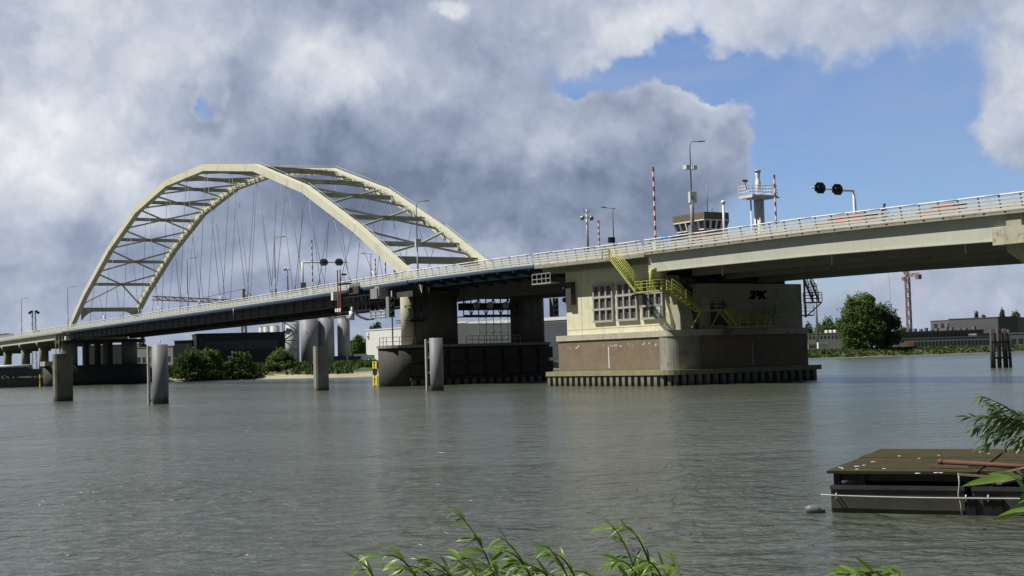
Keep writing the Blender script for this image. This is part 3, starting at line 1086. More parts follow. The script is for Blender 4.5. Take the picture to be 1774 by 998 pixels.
# graffiti on the end wall
cu = bpy.data.curves.new('graffiti', 'FONT')
cu.body = '23K'
cu.size = 1.15
cu.shear = .25
cu.space_character = .92
cu.extrude = .01
cu.offset = .085
go = bpy.data.objects.new('graffiti', cu)
COL.objects.link(go)
go.parent = pier
go.location = Vector((-112.68, 102.6, 9.05)) - pier.location
go.rotation_euler = (rad(90), 0, rad(90))
go.scale = (1.25, 1, 1)
cu.materials.append(M['spray'])

# ---- right approach span ----------------------------------------------------------
S0, S1 = -114.5, 40.0
app = thing('approach_span', 'pale girder road span running right from the machine house towards the near shore', 'bridge span', (-70, 99.7, 13))
sweep(slab(V0, V1, -.24, -.02), S0, S1, 'deck_slab', M['edge'], app)
sweep(slab(93.2, 106.2, -.015, .03), S0, S1, 'carriageway', M['asphalt'], app)


def gz(u):
    return interp(u, [(-115, 1.95), (-100, 2.0), (-78, 2.1), (-66, 2.2), (60, 2.2)])


for vv in (90.45, 108.5):
    sweep(lambda u, vv=vv: [(vv, deck_z(u) - .245), (vv + .6, deck_z(u) - .245), (vv + .6, deck_z(u) - gz(u)), (vv, deck_z(u) - gz(u))], S0 - .2, S1, 'edge_girder', M['girder'], app)
    sweep(lambda u, vv=vv: [(vv - .1, deck_z(u) - gz(u) - .003), (vv + .7, deck_z(u) - gz(u) - .003), (vv + .7, deck_z(u) - gz(u) - .10), (vv - .1, deck_z(u) - gz(u) - .10)], S0 - .2, S1, 'bottom_flange', M['girder'], app)
for vv, dp in ((95, .55), (99.6, .85), (104.3, 1.25)):
    sweep(lambda u, vv=vv, dp=dp: [(vv, deck_z(u) - .51), (vv + .7, deck_z(u) - .51), (vv + .7, deck_z(u) - gz(u) - dp), (vv, deck_z(u) - gz(u) - dp)], S0 + 1.4, S1, 'inner_girder', M['soffit'], app)
sweep(slab(91.2, 108.4, -.50, -.25), S0, S1, 'soffit_slab', M['soffit'], app)
for k in range(9):
    u = S0 + 6 + k * 15
    MB().prism([(91.06, deck_z(u) - .52), (108.45, deck_z(u) - .52), (108.45, deck_z(u) - 1.6), (91.06, deck_z(u) - 1.6)], 'x', u - .12, u + .12).build('cross_beam', M['soffit'], app)
    MB().tube([(u + 3, 92.6, deck_z(u) - .5), (u + 3, 92.6, deck_z(u) - 3.0)], .09, 8).build('drain_pipe', M['galv'], app)
railing(app, S0 + .2, S1, V0 + .06)
safety_barriers(app, S0 + .2, S1)
railing(app, S0 + .2, S1, V1 - .06, out=1, step=4)
for k in range(38):
    u = S0 + 1 + k * 2
    MB().box((u, V0 - .03, deck_z(u) - .10), (u + .22, V0, deck_z(u) - .0)).build('scupper', M['black'], app)
sweep(slab(V0 - .02, V0 + .1, -.02, .08), S0, S1, 'kerb_strip', M['edge'], app)
# support frame at the right edge of the picture, with the corbel under the girder
sup = thing('portal_pier', 'concrete portal pier with a stained corbel at the right edge of the picture', 'bridge pier', (-69, 99.7, 0))
MB().box((-70.9, 90.15, 11.0), (-66.8, 91.2, 12.35)).build('corbel', M['ledge'], sup)
MB().box((-69.6, 90.2, 12.35), (-68.2, 90.43, 13.3)).build('pilaster', M['tan'], sup)
MB().prism([(91.2, 11.02), (108.0, 11.02), (108.0, 9.2), (94, 9.2), (91.2, 10.5)], 'x', -70.4, -67.4).build('cross_head', M['tan'], sup)
for vv in (96, 104):
    MB().box((-70.0, vv - 1, -1.5), (-67.8, vv + 1, 9.2)).build('column', M['tan'], sup)
sup2 = thing('portal_pier', 'second concrete portal pier out of view to the right', 'bridge pier', (-25, 99.7, 0))

# (removed below when empty)
bpy.data.objects.remove(sup2)

# ---- river pier (middle) --------------------------------------------------------------
mid = thing('river_pier', 'dark concrete river pier with two columns under the lifting span', 'bridge pier', (-169, 98, 0))


def stadium(u0, u1, v0, v1, nose=1.0, n=12):
    uc, r = (u0 + u1) / 2, (u1 - u0) / 2
    return arc(uc, v0 + r * nose, r, 180, 360, n, r * nose) + arc(uc, v1 - r * nose, r, 0, 180, n, r * nose)


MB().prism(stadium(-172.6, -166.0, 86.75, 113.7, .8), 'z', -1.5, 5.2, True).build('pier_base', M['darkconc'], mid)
MB().prism(stadium(-172.8, -165.8, 86.55, 113.9, .8), 'z', 5.2, 5.58).build('cap_slab', M['concrete'], mid)
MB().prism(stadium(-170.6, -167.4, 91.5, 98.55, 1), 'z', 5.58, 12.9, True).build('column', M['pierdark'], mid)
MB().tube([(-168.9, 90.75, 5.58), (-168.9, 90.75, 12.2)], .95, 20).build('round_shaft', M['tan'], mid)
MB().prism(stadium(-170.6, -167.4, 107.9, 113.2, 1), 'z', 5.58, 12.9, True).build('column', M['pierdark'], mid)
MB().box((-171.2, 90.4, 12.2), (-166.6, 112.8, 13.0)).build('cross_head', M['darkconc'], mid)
mb = MB()
for r_ in range(2):
    for k in range(8):
        vv = 89.6 + k * 2.95
        z = 1.3 + r_ * 2.0
        mb.box((-166.02, vv, z), (-165.72, vv + 2.4, z + 1.6))
mb.build('fender_panel', M['timber'], mid)
mb = MB()
for k in range(18):
    vv = 89.4 + k * 1.36
    mb.box((-165.98, vv, -1), (-165.55, vv + .7, .75))
mb.build('fender_pile', M['steelpile'], mid)
MB().box((-166.0, 89.2, .75), (-165.4, 113, 1.05)).build('fender_waling', M['timber'], mid)
mb = MB()
for z in (6.1, 6.65):
    mb.tube([(-166.1, 98.4, z), (-166.1, 107.4, z)], .04, 6)
for k in range(10):
    mb.bar((-166.1, 98.4 + k, 5.58), (-166.1, 98.4 + k, 6.65), .06, .06)
pts = [(-166.2, 90.5), (-166.8, 88.3), (-168.3, 87.1), (-170.4, 87.1), (-172.0, 88.5)]
for a_, b_ in zip(pts, pts[1:]):
    for z in (6.1, 6.7):
        mb.tube([(*a_, z), (*b_, z)], .04, 6)
for a_ in pts:
    mb.bar((*a_, 5.58), (*a_, 6.7), .07, .07)
mb.build('guard_rail', M['lampgrey'], mid)
# lattice service gangway hung below the leaf between the columns
mb = MB()
for z in (9.5, 11.9):
    mb.bar((-166.4, 98.3, z), (-166.4, 108.2, z), .22, .22)
for k in range(9):
    vv = 98.3 + k * 1.22
    mb.bar((-166.4, vv, 9.5), (-166.4, vv, 11.9), .12, .12)
    if k < 8:
        mb.bar((-166.4, vv, 9.5 if k % 2 else 11.9), (-166.4, vv + 1.22, 11.9 if k % 2 else 9.5), .10, .10)
mb.box((-168.6, 98.3, 9.3), (-166.2, 108.2, 9.42))
mb.box((-168.6, 98.7, 10.3), (-167.4, 107.6, 11.3))
mb.build('service_gangway', M['black'], mid)
for k, vv in enumerate((100.4, 102.6, 105.2)):
    mb = MB()
    mb.tube([(-166.5, vv, 10.9), (-166.25, vv, 10.9)], .5, 14)
    mb.build('glint_disc', M['galv'], mid)  # pale discs added for the bright glints among the machinery
# ladder cage on the lit column
mb = MB()
for vv in (91.4, 92.1):
    mb.tube([(-167.2, vv, 5.6), (-167.2, vv, 12.2)], .05, 6)
for k in range(16):
    mb.bar((-167.2, 91.4, 5.9 + k * .4), (-167.2, 92.1, 5.9 + k * .4), .04, .04)
for z in (8.7, 9.0, 10.9):
    mb.box((-171.0, 90.0, z), (-166.9, 92.6, z + .10))
mb.build('ladder', M['darkconc'], mid)
MB().tube([(-167.4, 87.6, 5.58), (-167.4, 87.6, 13.0)], .10, 8).build('signal_post', M['lampgrey'], mid)
MB().box((-168.0, 87.0, 9.4), (-167.2, 87.9, 12.2)).build('signal_panel', M['lampgrey'], mid)
for z in (9.9, 10.8, 11.7):
    MB().tube([(-167.2, 87.45, z), (-166.9, 87.45, z)], .28, 12).build('signal_hood', M['black'], mid)
# second signal panel by the opening
MB().box((-166.6, 112.9, 9.2), (-165.7, 113.9, 11.9)).build('signal_panel', M['lampgrey'], mid)
for z in (9.8, 10.6, 11.4):
    MB().tube([(-165.7, 113.4, z), (-165.4, 113.4, z)], .26, 12).build('signal_hood', M['black'], mid)
MB().box((-175.4, 88.4, 12.3), (-173.4, 90.2, 13.7)).build('control_cabinet', M['galv'], mid)

# ---- maintenance traveller hanging at the end of the arch span ------------------------
gan = thing('inspection_gantry', 'dark hanging inspection gantry with red ladder posts under the bridge edge', 'gantry', (-184, 90, 10))
mb = MB()
ga, gb = -187.0, -176.5
for y in (88.9, 91.0):
    for z in (10.9, 13.0):
        mb.bar((ga, y, z), (gb, y, z), .14, .14)
    for k in range(9):
        u = ga + (gb - ga) * k / 8
        mb.bar((u, y, 10.9), (u, y, 13.0), .10, .10)
        if k < 8:
            mb.bar((u, y, 10.9 if k % 2 else 13.0), (u + (gb - ga) / 8, y, 13.0 if k % 2 else 10.9), .08, .08)
mb.box((ga, 88.9, 10.8), (gb, 91.0, 10.9))
mb.build('truss_frame', M['black'], gan)
for u in (-186.6, -185.7):
    MB().bar((u, 88.7, 10.6), (u, 88.7, 17.2), .14, .14).build('red_post', M['redbrown'], gan)
mb = MB()
for k in range(12):
    mb.bar((-186.6, 88.7, 10.9 + k * .32), (-185.7, 88.7, 10.9 + k * .32), .06, .06)
mb.build('ladder_rung', M['redbrown'], gan)
MB().box((-186, 88.5, 14.9), (-183.2, 89.2, 15.1)).build('jib_arm', M['black'], gan)
MB().box((-189.0, 88.7, 12.8), (-188.3, 89.5, 14.0)).build('white_cabinet', M['white'], gan)
MB().tube([(-182.3, 88.8, 9.6), (-182.3, 88.8, 10.9)], .38, 14).build('white_canister', M['white'], gan)
for u in (-187.5, -186.8, -186.1, -182.2):
    MB().box((u, 88.6, 11.0), (u + .45, 88.85, 11.5)).build('work_lamp', M['white'], gan)
mb = MB()
for z in (9.6, 10.0, 10.5):
    mb.tube([(-175.8, 88.6, z), (-171.2, 88.6, z)], .10, 6)
for u in (-175.8, -174.3, -172.7, -171.2):
    mb.bar((u, 88.6, 9.4), (u, 88.6, 10.8), .14, .14)
mb.build('grey_walkway', M['galv'], gan)
mb = MB()
mb.tube([(-181.9, 88.9, 10.7), (-179.6, 88.9, 9.9), (-177.5, 88.9, 9.5), (-175.6, 88.9, 9.5)], .16, 6)
mb.build('cable_tray', M['black'], gan)
MB().box((-174.5, 88.6, 12.6), (-173.1, 88.9, 14.0)).build('mesh_panel', M['galv'], gan)
mb = MB()
for k in range(7):
    mb.bar((-184.2 + k * .5, 89.6, 13.2), (-184.2 + k * .5, 89.6, 15.0), .10, .10)
mb.box((-184.2, 89.3, 13.4), (-181.0, 89.7, 14.4))
mb.build('winch', M['darkconc'], gan)

# ---- left pier of the arch and left viaduct ---------------------------------------------
lp = thing('shore_pier', 'dark wide concrete pier under the left foot of the arch', 'bridge pier', (-343, 97, 0))
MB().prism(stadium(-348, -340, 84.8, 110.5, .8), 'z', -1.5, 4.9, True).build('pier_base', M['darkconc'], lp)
for va, vb in ((89.0, 93.0), (103.9, 107.8)):
    MB().prism(stadium(-345.8, -342.2, va, vb, 1), 'z', 4.9, 11.2, True).build('column', M['concrete'], lp)
for va, vb in ((94.6, 95.6), (97.4, 98.4), (100.4, 101.4)):
    MB().box((-345.0, va, 4.9), (-343, vb, 10.4)).build('thin_column', M['darkconc'], lp)
MB().box((-346.4, 88.2, 10.3), (-341.6, 108.8, 11.1)).build('cross_head', M['darkconc'], lp)
mb = MB()
for vv in (87.2, 88.0, 88.8):
    mb.bar((-341.5, vv, 4.9), (-341.5, vv, 12.2), .2, .2)
mb.bar((-341.5, 87.2, 12.2), (-341.5, 89.2, 5.5), .16, .16)
mb.build('access_ladder', M['tan'], lp)
MB().box((-342.0, 89.4, 11.0), (-340.8, 90.2, 12.0)).build('white_lamp_box', M['white'], lp)
MB().box((-346.5, 84.6, 4.9), (-341.5, 86.6, 6.0)).build('control_cabinet', M['tan'], lp)

via = thing('approach_viaduct', 'low concrete approach viaduct with a pale girder at far left', 'viaduct', (-450, 99.7, 3))
L0, L1 = -640.0, -346.3
sweep(slab(V0, V1, -.35, -.02), L0, L1, 'deck_slab', M['edge'], via, 8)
sweep(slab(93.2, 106.2, -.015, .03), L0, L1, 'carriageway', M['asphalt'], via, 8)
for vv in (90.5, 108.4):
    sweep(slab(vv, vv + .6, -1.75, -.352), L0, L1 - 9, 'edge_girder', M['girder'], via, 8)
for vv in (95, 100, 104):
    sweep(slab(vv, vv + .6, -1.6, -.352), L0, L1 - 9, 'inner_girder', M['soffit'], via, 8)
for u in (-372, -391, -412, -434, -458, -485, -515, -550):
    MB().box((u - .8, 90.2, deck_z(u) - 2.7), (u + .8, 109.2, deck_z(u) - 1.76)).build('cross_head', M['soffit'], via)
    for vv in (91.2, 97, 102.5, 108):
        MB().tube([(u, vv, 2.2), (u, vv, deck_z(u) - 2.7)], .65, 12).build('column', M['concrete'], via)
    MB().box((u - .7, 90.0, deck_z(u) - 2.25), (u + .7, 90.47, deck_z(u) - 1.77)).build('bearing_corbel', M['ledge'], via)
railing(via, -470, L1, V0 + .06)
safety_barriers(via, -470, L1)
railing(via, -470, L1, V1 - .06, out=1, step=4)

# ------------------------------------------------------------------ yellow stairs
def stair_parts(root, p0, p1, side, mat, w=.9, rail_h=1.05):
    """flight from p0 (top) to p1; side = horizontal unit vector across the flight"""
    p0, p1, side = Vector(p0), Vector(p1), Vector(side)
    mb = MB()
    for k in (0, 1):
        mb.bar(p0 + side * w * k, p1 + side * w * k, .06, .24)
    n = max(3, int(abs(p0.z - p1.z) / .30))
    for i in range(n + 1):
        q = p0 + (p1 - p0) * (i / n)
        mb.bar(q, q + side * w, .17, .03)
    fl_ = mb.build('flight', mat, root)
    for k in (0, 1):
        mb = MB()
        for h in (.38, .72, rail_h):
            mb.tube([p0 + side * w * k + Vector((0, 0, h)), p1 + side * w * k + Vector((0, 0, h))], .034, 6)
        m_ = max(2, int((p1 - p0).length / 1.6))
        for i in range(m_ + 1):
            q = p0 + (p1 - p0) * (i / m_) + side * w * k
            mb.bar(q, q + Vector((0, 0, rail_h)), .06, .06)
        mb.build('handrail', mat, fl_)


def platform_parts(root, a, b, z, mat, sides='xXyY', rail_h=1.05, th=.14):
    x0, x1 = sorted((a[0], b[0]))
    y0_, y1_ = sorted((a[1], b[1]))
    pl = MB().box((x0, y0_, z - th), (x1, y1_, z)).build('platform', mat, root)
    mb = MB()
    E_ = {'x': ((x0, y0_), (x0, y1_)), 'X': ((x1, y0_), (x1, y1_)), 'y': ((x0, y0_), (x1, y0_)), 'Y': ((x0, y1_), (x1, y1_))}
    for s in sides:
        p, q = (Vector((*t_, z)) for t_ in E_[s])
        for h in (.4, .75, rail_h):
            mb.tube([p + Vector((0, 0, h)), q + Vector((0, 0, h))], .034, 6)
        n = max(1, round((q - p).length / 1.1))
        for i in range(n + 1):
            r_ = p + (q - p) * i / n
            mb.bar(r_, r_ + Vector((0, 0, rail_h)), .06, .06)
    if sides:
        mb.build('guard_rail', mat, pl)


st = thing('access_stairs', 'yellow steel stairs stepping down from the deck edge round the machine house pier', 'staircase', (-116, 90, 10))
Y = M['yellow']
platform_parts(st, (-120.5, 88.75), (-119.3, 89.75), 13.75, Y, 'xy')
stair_parts(st, (-119.3, 88.8, 13.75), (-114.9, 88.8, 9.85), (0, 1, 0), Y)
platform_parts(st, (-114.9, 88.75), (-110.9, 89.75), 9.85, Y, 'yX')
MB().tube([(-113.6, 89.95, 9.9), (-113.6, 89.95, 12.0), (-113.6, 90.8, 12.3)], .28, 12).build('standpipe', Y, st)
stair_parts(st, (-111.0, 89.8, 9.85), (-111.0, 93.4, 7.75), (1, 0, 0), Y)
platform_parts(st, (-111.0, 93.4), (-110.1, 96.6), 7.75, Y, 'X')
for vv in (93.6, 96.2):
    MB().bar((-110.3, vv, 7.6), (-111.8, vv, 5.9), .1, .1).build('strut', Y, st)
stair_parts(st, (-111.0, 96.6, 7.75), (-111.0, 98.4, 6.0), (1, 0, 0), Y)
platform_parts(st, (-111.9, 98.4), (-109.7, 103.2), 5.98, Y, 'XY', th=.16)
stair_parts(st, (-111.6, 104.4, 7.15), (-111.6, 103.2, 5.98), (1, 0, 0), Y)
platform_parts(st, (-111.6, 104.4), (-110.7, 110.2), 7.15, Y, 'X')
mb = MB()
mb.prism([(98.4, 5.81), (103.2, 5.81), (102.4, 5.45), (97.4, 5.15)], 'x', -111.7, -110.2)
mb.build('concrete_bracket', M['concrete'], st)

st2 = thing('access_stairs', 'dark steel ladder stairs with a caged landing on the far corner of the pier', 'staircase', (-112, 111, 8))
K = M['lampgrey']
platform_parts(st2, (-112.5, 110.4), (-111.1, 111.9), 8.6, K, 'xXyY')
stair_parts(st2, (-112.2, 110.4, 10.9), (-112.2, 111.6, 8.6), (1, 0, 0), K)
mb = MB()
mb.bar((-112.3, 110.45, 6.9), (-112.3, 110.45, 12), .16, .16)
mb.bar((-111.0, 111.7, 8.5), (-112.3, 110.4, 6.9), .14, .14)
mb.build('support_post', K, st2)

# ------------------------------------------------------------------ lamps, barriers, masts
def deck_pt(u, v):
    return Vector((u, v, deck_z(u)))


def make_lamp(h, arm, label, group):
    r = thing('street_lamp', label, 'street lamp', (0, 0, 0), group)
    MB().tube([(0, 0, 0), (0, 0, h * .36)], [.13, .11], 10).build('base_shaft', M['lampgrey'], r)
    MB().tube([(0, 0, h * .36), (0, 0, h * .94), (0, .12, h * .99), (0, .45, h), (0, arm * .7, h + .04)], [.085, .06, .05, .045, .045], 8).build('pole', M['lampgrey'], r)
    MB().bar((0, arm * .55, h + .03), (0, arm, h + .12), .22, .10).build('lamp_head', M['lampgrey'], r)
    return r


tall = [(-108.1, 91.1, 'tallest looking street lamp, beside the control cabin, with camera boxes'), (-166.2, 91.1, 'street lamp rising in front of the right arch foot'),
        (-215.7, 91.1, 'street lamp between the hangers left of the signal arm'), (-258.6, 91.1, 'slim street lamp under the crown of the arch'),
        (-345.0, 91.1, 'street lamp just left of the left arch foot'), (-392.6, 91.1, 'leftmost street lamp, small, on the viaduct')]
pr = make_lamp(10.9, 2.0, '', 'tall street lamps on the near edge of the bridge')
lamps = []
for i, (u, v, lb) in enumerate(tall):
    lamps.append(place(pr, i == 0, deck_pt(u, v), lb))
for i, (u, v, lb) in enumerate(tall):
    o = lamps[i]
    bpy.context.view_layer.update()
    if i in (0, 1):
        p = deck_pt(u, v)
        MB().box((p.x - .16, p.y - .3, p.z + 4.6), (p.x + .16, p.y + .55, p.z + 5.7)).build('control_box', M['whitesteel'], o)
        if i == 0:
            mb = MB()
            for dy in (-.55, .4):
                mb.box((p.x - .3, p.y + dy - .22, p.z + 8.0), (p.x + .3, p.y + dy + .22, p.z + 8.4))
            mb.bar((p.x, p.y - .6, p.z + 8.0), (p.x, p.y + .5, p.z + 8.0), .08, .08)
            mb.build('camera', M['whitesteel'], o)
            MB().box((p.x - .25, p.y - .35, p.z + .9), (p.x + .25, p.y + .5, p.z + 2.3)).build('cabinet', M['lampgrey'], o)
            MB().tube([(p.x, p.y, p.z), (p.x, p.y, p.z + 5.2)], .2, 10).build('sleeve', M['lampgrey'], o)
pr = make_lamp(8.2, -1.9, '', 'shorter street lamps on the far edge of the bridge')
for i, (u, v, lb) in enumerate([(-144.3, 108.2, 'short street lamp with its arm to the left above the yellow stairs'), (-214.2, 108.2, 'short street lamp seen under the near arch rib beside the right foot')]):
    lamps.append(place(pr, i == 0, deck_pt(u, v), lb))
    if i == 1:
        o = lamps[-2]
        p = o.location
        MB().box((p.x - .25, p.y - .75, p.z + 3.7), (p.x + .2, p.y + .1, p.z + 4.4)).build('signal_box', M['black'], o)


def make_barrier(h):
    r = thing('barrier_boom', '', 'barrier', (0, 0, 0), 'raised red and white barrier booms')
    n = 16
    for k in range(n):
        MB().bar((0, 0, .8 + (h - .8) * k / n), (0, 0, .8 + (h - .8) * (k + 1) / n), .15, .15).build('boom_band', M['red'] if k % 2 else M['white'], r)
    MB().box((-.35, -.3, 0), (.35, .3, 1.15)).build('barrier_housing', M['whitesteel'], r)
    return r


pr = make_barrier(9.1)
for i, (u, v, h, lb) in enumerate([(-114.4, 91.3, 9.1, 'tallest raised red and white barrier boom, left of the control cabin'), (-113.8, 108, 9.0, 'raised striped barrier boom in front of the white radar tower'),
                                   (-201.2, 91.3, 9.0, 'raised striped barrier boom crossing the signal arm among the hangers'), (-147.2, 108, 6.9, 'short raised striped boom between camera mast and short lamp'),
                                   (-212.1, 108, 7.2, 'raised striped boom just left of the near arch foot'), (-208.4, 108, 8.0, 'raised striped boom seen through the portal behind the near arch foot')]):
    place(pr, i == 0, deck_pt(u, v), lb, sc=(1, 1, h / 9.1))

cm = thing('camera_mast', 'grey mast carrying two camera heads beside the deck', 'camera mast', deck_pt(-149.8, 108))
p = deck_pt(-149.8, 108)
MB().tube([p, p + Vector((0, 0, 8.6))], [.20, .15], 10).build('mast', M['galv'], cm)
for dy in (-.75, .75):
    mb = MB()
    mb.bar(p + Vector((0, 0, 7.6)), p + Vector((0, dy, 7.6)), .1, .1)
    mb.sphere(p + Vector((0, dy, 7.45)), .32, 8)
    mb.build('camera', M['galv'], cm)
mb = MB()
mb.bar(p + Vector((0, -.5, 8.3)), p + Vector((0, .5, 8.3)), .08, .08)
for dy in (-.5, .5):
    mb.bar(p + Vector((0, dy, 8.3)), p + Vector((0, dy, 8.8)), .06, .06)
mb.build('antenna', M['lampgrey'], cm)
cm2 = thing('camera_mast', 'distant pole with a white camera head among the hangers', 'camera mast', deck_pt(-236, 106))
p = PV(499, 505, 106)
p.z = deck_z(p.x)
cm2.location = p
MB().tube([p, p + Vector((0, 0, 8.2))], [.16, .10], 8).build('mast', M['galv'], cm2)
mb = MB()
mb.sphere(p + Vector((0, -.5, 7.9)), .35, 8)
mb.bar(p + Vector((0, -.5, 7.9)), p + Vector((0, .5, 7.7)), .1, .1)
mb.build('camera', M['white'], cm2)


def gantry(u, v, h, arm, d, label, back=False):
    p = deck_pt(u, v)
    r = thing('signal_gantry', label, 'traffic signal', p)
    MB().tube([p, p + Vector((0, 0, h))], [.20, .17], 10).build('post', M['whitesteel'], r)
    a0 = p + Vector((0, 0, h))
    a1 = p + Vector((0, d * arm, h + .15))
    MB().tube([a0, a1], [.13, .08], 8).build('arm', M['whitesteel'], r)
    for k in ((.42, .82) if not back else (.46, .80)):
        q = a0 + (a1 - a0) * k
        mb = MB()
        x = q.x
        oc = [(q.y + .62 * math.cos(rad(a)), q.z + .62 * math.sin(rad(a))) for a in range(23, 383, 45)]
        oc = [(y_ + (.16 if y_ > q.y else -.16), z_) for y_, z_ in oc]
        mb.prism(oc, 'x', x + .16, x + .22)
        hd = mb.build('signal_head', M['black'] if not back else M['lampgrey'], r)
        mb = MB()
        for dy in (-.3, .3):
            mb.tube([(x + .22, q.y + dy, q.z), (x + .45, q.y + dy, q.z)], .22, 12)
        mb.build('signal_hood', M['black'], hd)
        mb = MB()
        mb.box((x - .12, q.y - .5, q.z - .32), (x + .16, q.y + .5, q.z + .32))
        mb.build('signal_case', M['lampgrey'] if back else M['black'], hd)
    if back:
        MB().box((p.x - .3, p.y - .5, p.z + 1.3), (p.x + .3, p.y + .45, p.z + 2.5)).build('control_box', M['lampgrey'], r)
    return r


gantry(-102.0, 108, 5.75, 6.2, -1, 'white cantilever arm with two black round traffic signals at the right')
gantry(-205.0, 91.3, 5.75, 8.0, 1, 'cantilever arm with two grey signal backs behind the hangers', True)
sg = thing('rail_signal', 'small dark lantern post on the rail near the red ladder posts', 'signal', deck_pt(-190.5, 90.1))
p = PV(596, 488, 90.1)
MB().tube([(p.x, p.y, deck_z(p.x)), (p.x, p.y, deck_z(p.x) + 3.1)], .05, 6).build('post', M['lampgrey'], sg)
MB().box((p.x - .1, p.y - .4, deck_z(p.x) + 2.3), (p.x + .1, p.y + .4, deck_z(p.x) + 2.55)).build('lantern', M['black'], sg)

# ---- control cabin
cab = thing('control_cabin', 'bridge keeper cabin with slanted white framed windows and brown roof band', 'control cabin', (-133.5, 114, 0))
ua, ub, va, vb = -136.6, -130.6, 112.0, 115.9
MB().box((ua + 1.2, va + 1, -1.5), (ub - 1.2, vb - 1, 16.2)).build('shaft', M['concrete'], cab)
MB().box((ua + .35, va + .35, 16.2), (ub - .35, vb - .35, 18.62)).build('red_band', M['redbrown'], cab)
mb = MB()
k = .28
vs = [(ua + k, va + k, 18.62), (ub - k, va + k, 18.62), (ub - k, vb - k, 18.62), (ua + k, vb - k, 18.62), (ua, va, 19.75), (ub, va, 19.75), (ub, vb, 19.75), (ua, vb, 19.75)]
mb.add(vs, [(0, 1, 5, 4), (1, 2, 6, 5), (2, 3, 7, 6), (3, 0, 4, 7)])
gl = mb.build('window_band', M['glass'], cab)
mb = MB()
for (i0, i1, n) in ((0, 1, 5), (1, 2, 4), (2, 3, 5), (3, 0, 4)):
    for q in range(n + 1):
        a_ = Vector(vs[i0]).lerp(Vector(vs[i1]), q / n)
        b_ = Vector(vs[i0 + 4]).lerp(Vector(vs[i1 + 4]), q / n)
        mb.bar(a_, b_, .24, .24)
    for h in (0, 4):
        mb.bar(vs[i0 + h], vs[i1 + h], .16, .14)
mb.build('window_frame', M['white'], gl)
MB().box((ua - .05, va - .05, 19.75), (ub + .05, vb + .05, 20.72)).build('roof', M['roofband'], cab)
for (px, py0, py1, r_) in ((1226, 373, 320, .06), (1234, 373, 356, .04)):
    q = PV(px, py0, 113.5)
    t_ = PV(px, py1, 113.5)
    MB().tube([(q.x, q.y, 20.7), (q.x, q.y, t_.z)], [r_, r_ * .6], 6).build('antenna', M['lampgrey'], cab)
wp = thing('white_pole', 'white pole with a lamp cap in front of the cabin windows', 'pole', deck_pt(-127, 109))
q = PV(1254.5, 395, 109)
MB().tube([(q.x, 109, deck_z(q.x)), (q.x, 109, PV(1254, 352, 109).z)], .15, 8).build('shaft', M['whitesteel'], wp)
MB().sphere((q.x, 109, PV(1254, 352, 109).z + .1), .28, 8).build('lamp_cap', M['white'], wp)

# ---- radar tower
q = PV(1316, 388, 115)
tw = thing('radar_tower', 'white round radar tower with railed platform and top mast', 'tower', (q.x, q.y, 0))
tx, ty = q.x, q.y
zp = PV(1318, 343, 115).z
zt = PV(1316, 297, 115).z
MB().tube([(tx, ty, -1.5), (tx, ty, zp)], .62, 16).build('tower_shaft', M['whitesteel'], tw)
mb = MB()
for dy in (-.45, .0):
    mb.tube([(tx + .75, ty + dy - .1, 12), (tx + .75, ty + dy - .1, zp)], .05, 6)
for k in range(34):
    mb.bar((tx + .75, ty - .55, 12 + k * .28), (tx + .75, ty - .1, 12 + k * .28), .04, .05)
mb.build('ladder', M['whitesteel'], tw)
MB().tube([(tx - .2, ty - 1.1, 8), (tx - .2, ty - 1.1, zp)], .1, 8).build('side_pipe', M['whitesteel'], tw)
mb = MB()
mb.box((tx - 1.2, ty - 2.1, zp - .05), (tx + 1.2, ty + 1.9, zp + .28))
mb.bar((tx + .9, ty - 2.9, zp - .35), (tx + .9, ty + 2.5, zp + .1), .12, .18)
pf = mb.build('platform', M['whitesteel'], tw)
mb = MB()
for z in (.65, 1.05, 1.4):
    for a_, b_ in (((-1.2, -2.1), (1.2, -2.1)), ((1.2, -2.1), (1.2, 1.9)), ((1.2, 1.9), (-1.2, 1.9)), ((-1.2, 1.9), (-1.2, -2.1))):
        mb.tube([(tx + a_[0], ty + a_[1], zp + z), (tx + b_[0], ty + b_[1], zp + z)], .045, 5)
for a_ in [(-1.2, -2.1), (1.2, -2.1), (1.2, 1.9), (-1.2, 1.9), (1.2, -1.1), (1.2, 0), (1.2, 1), (0, -2.1), (-1.2, 0)]:
    mb.bar((tx + a_[0], ty + a_[1], zp), (tx + a_[0], ty + a_[1], zp + 1.4), .05, .05)
mb.build('guard_rail', M['whitesteel'], pf)
MB().tube([(tx, ty, zp + .2), (tx, ty, zp + 2.0), (tx, ty, zp + 2.1), (tx, ty, zt - .5), (tx, ty, zt)], [.34, .34, .26, .26, .34], 12).build('top_mast', M['white'], tw)
MB().tube([(tx, ty, zt), (tx, ty, zt + .15)], .42, 12).build('mast_cap', M['galv'], tw)
mb = MB()
mb.bar((tx + .4, ty - 2.2, zp + .9), (tx + .4, ty - 2.5, zp + 1.9), .08, .08)
mb.bar((tx + .4, ty - 2.9, zp + 1.95), (tx + .4, ty - 2.1, zp + 1.95), .2, .3)
mb.build('radar_head', M['lampgrey'], tw)

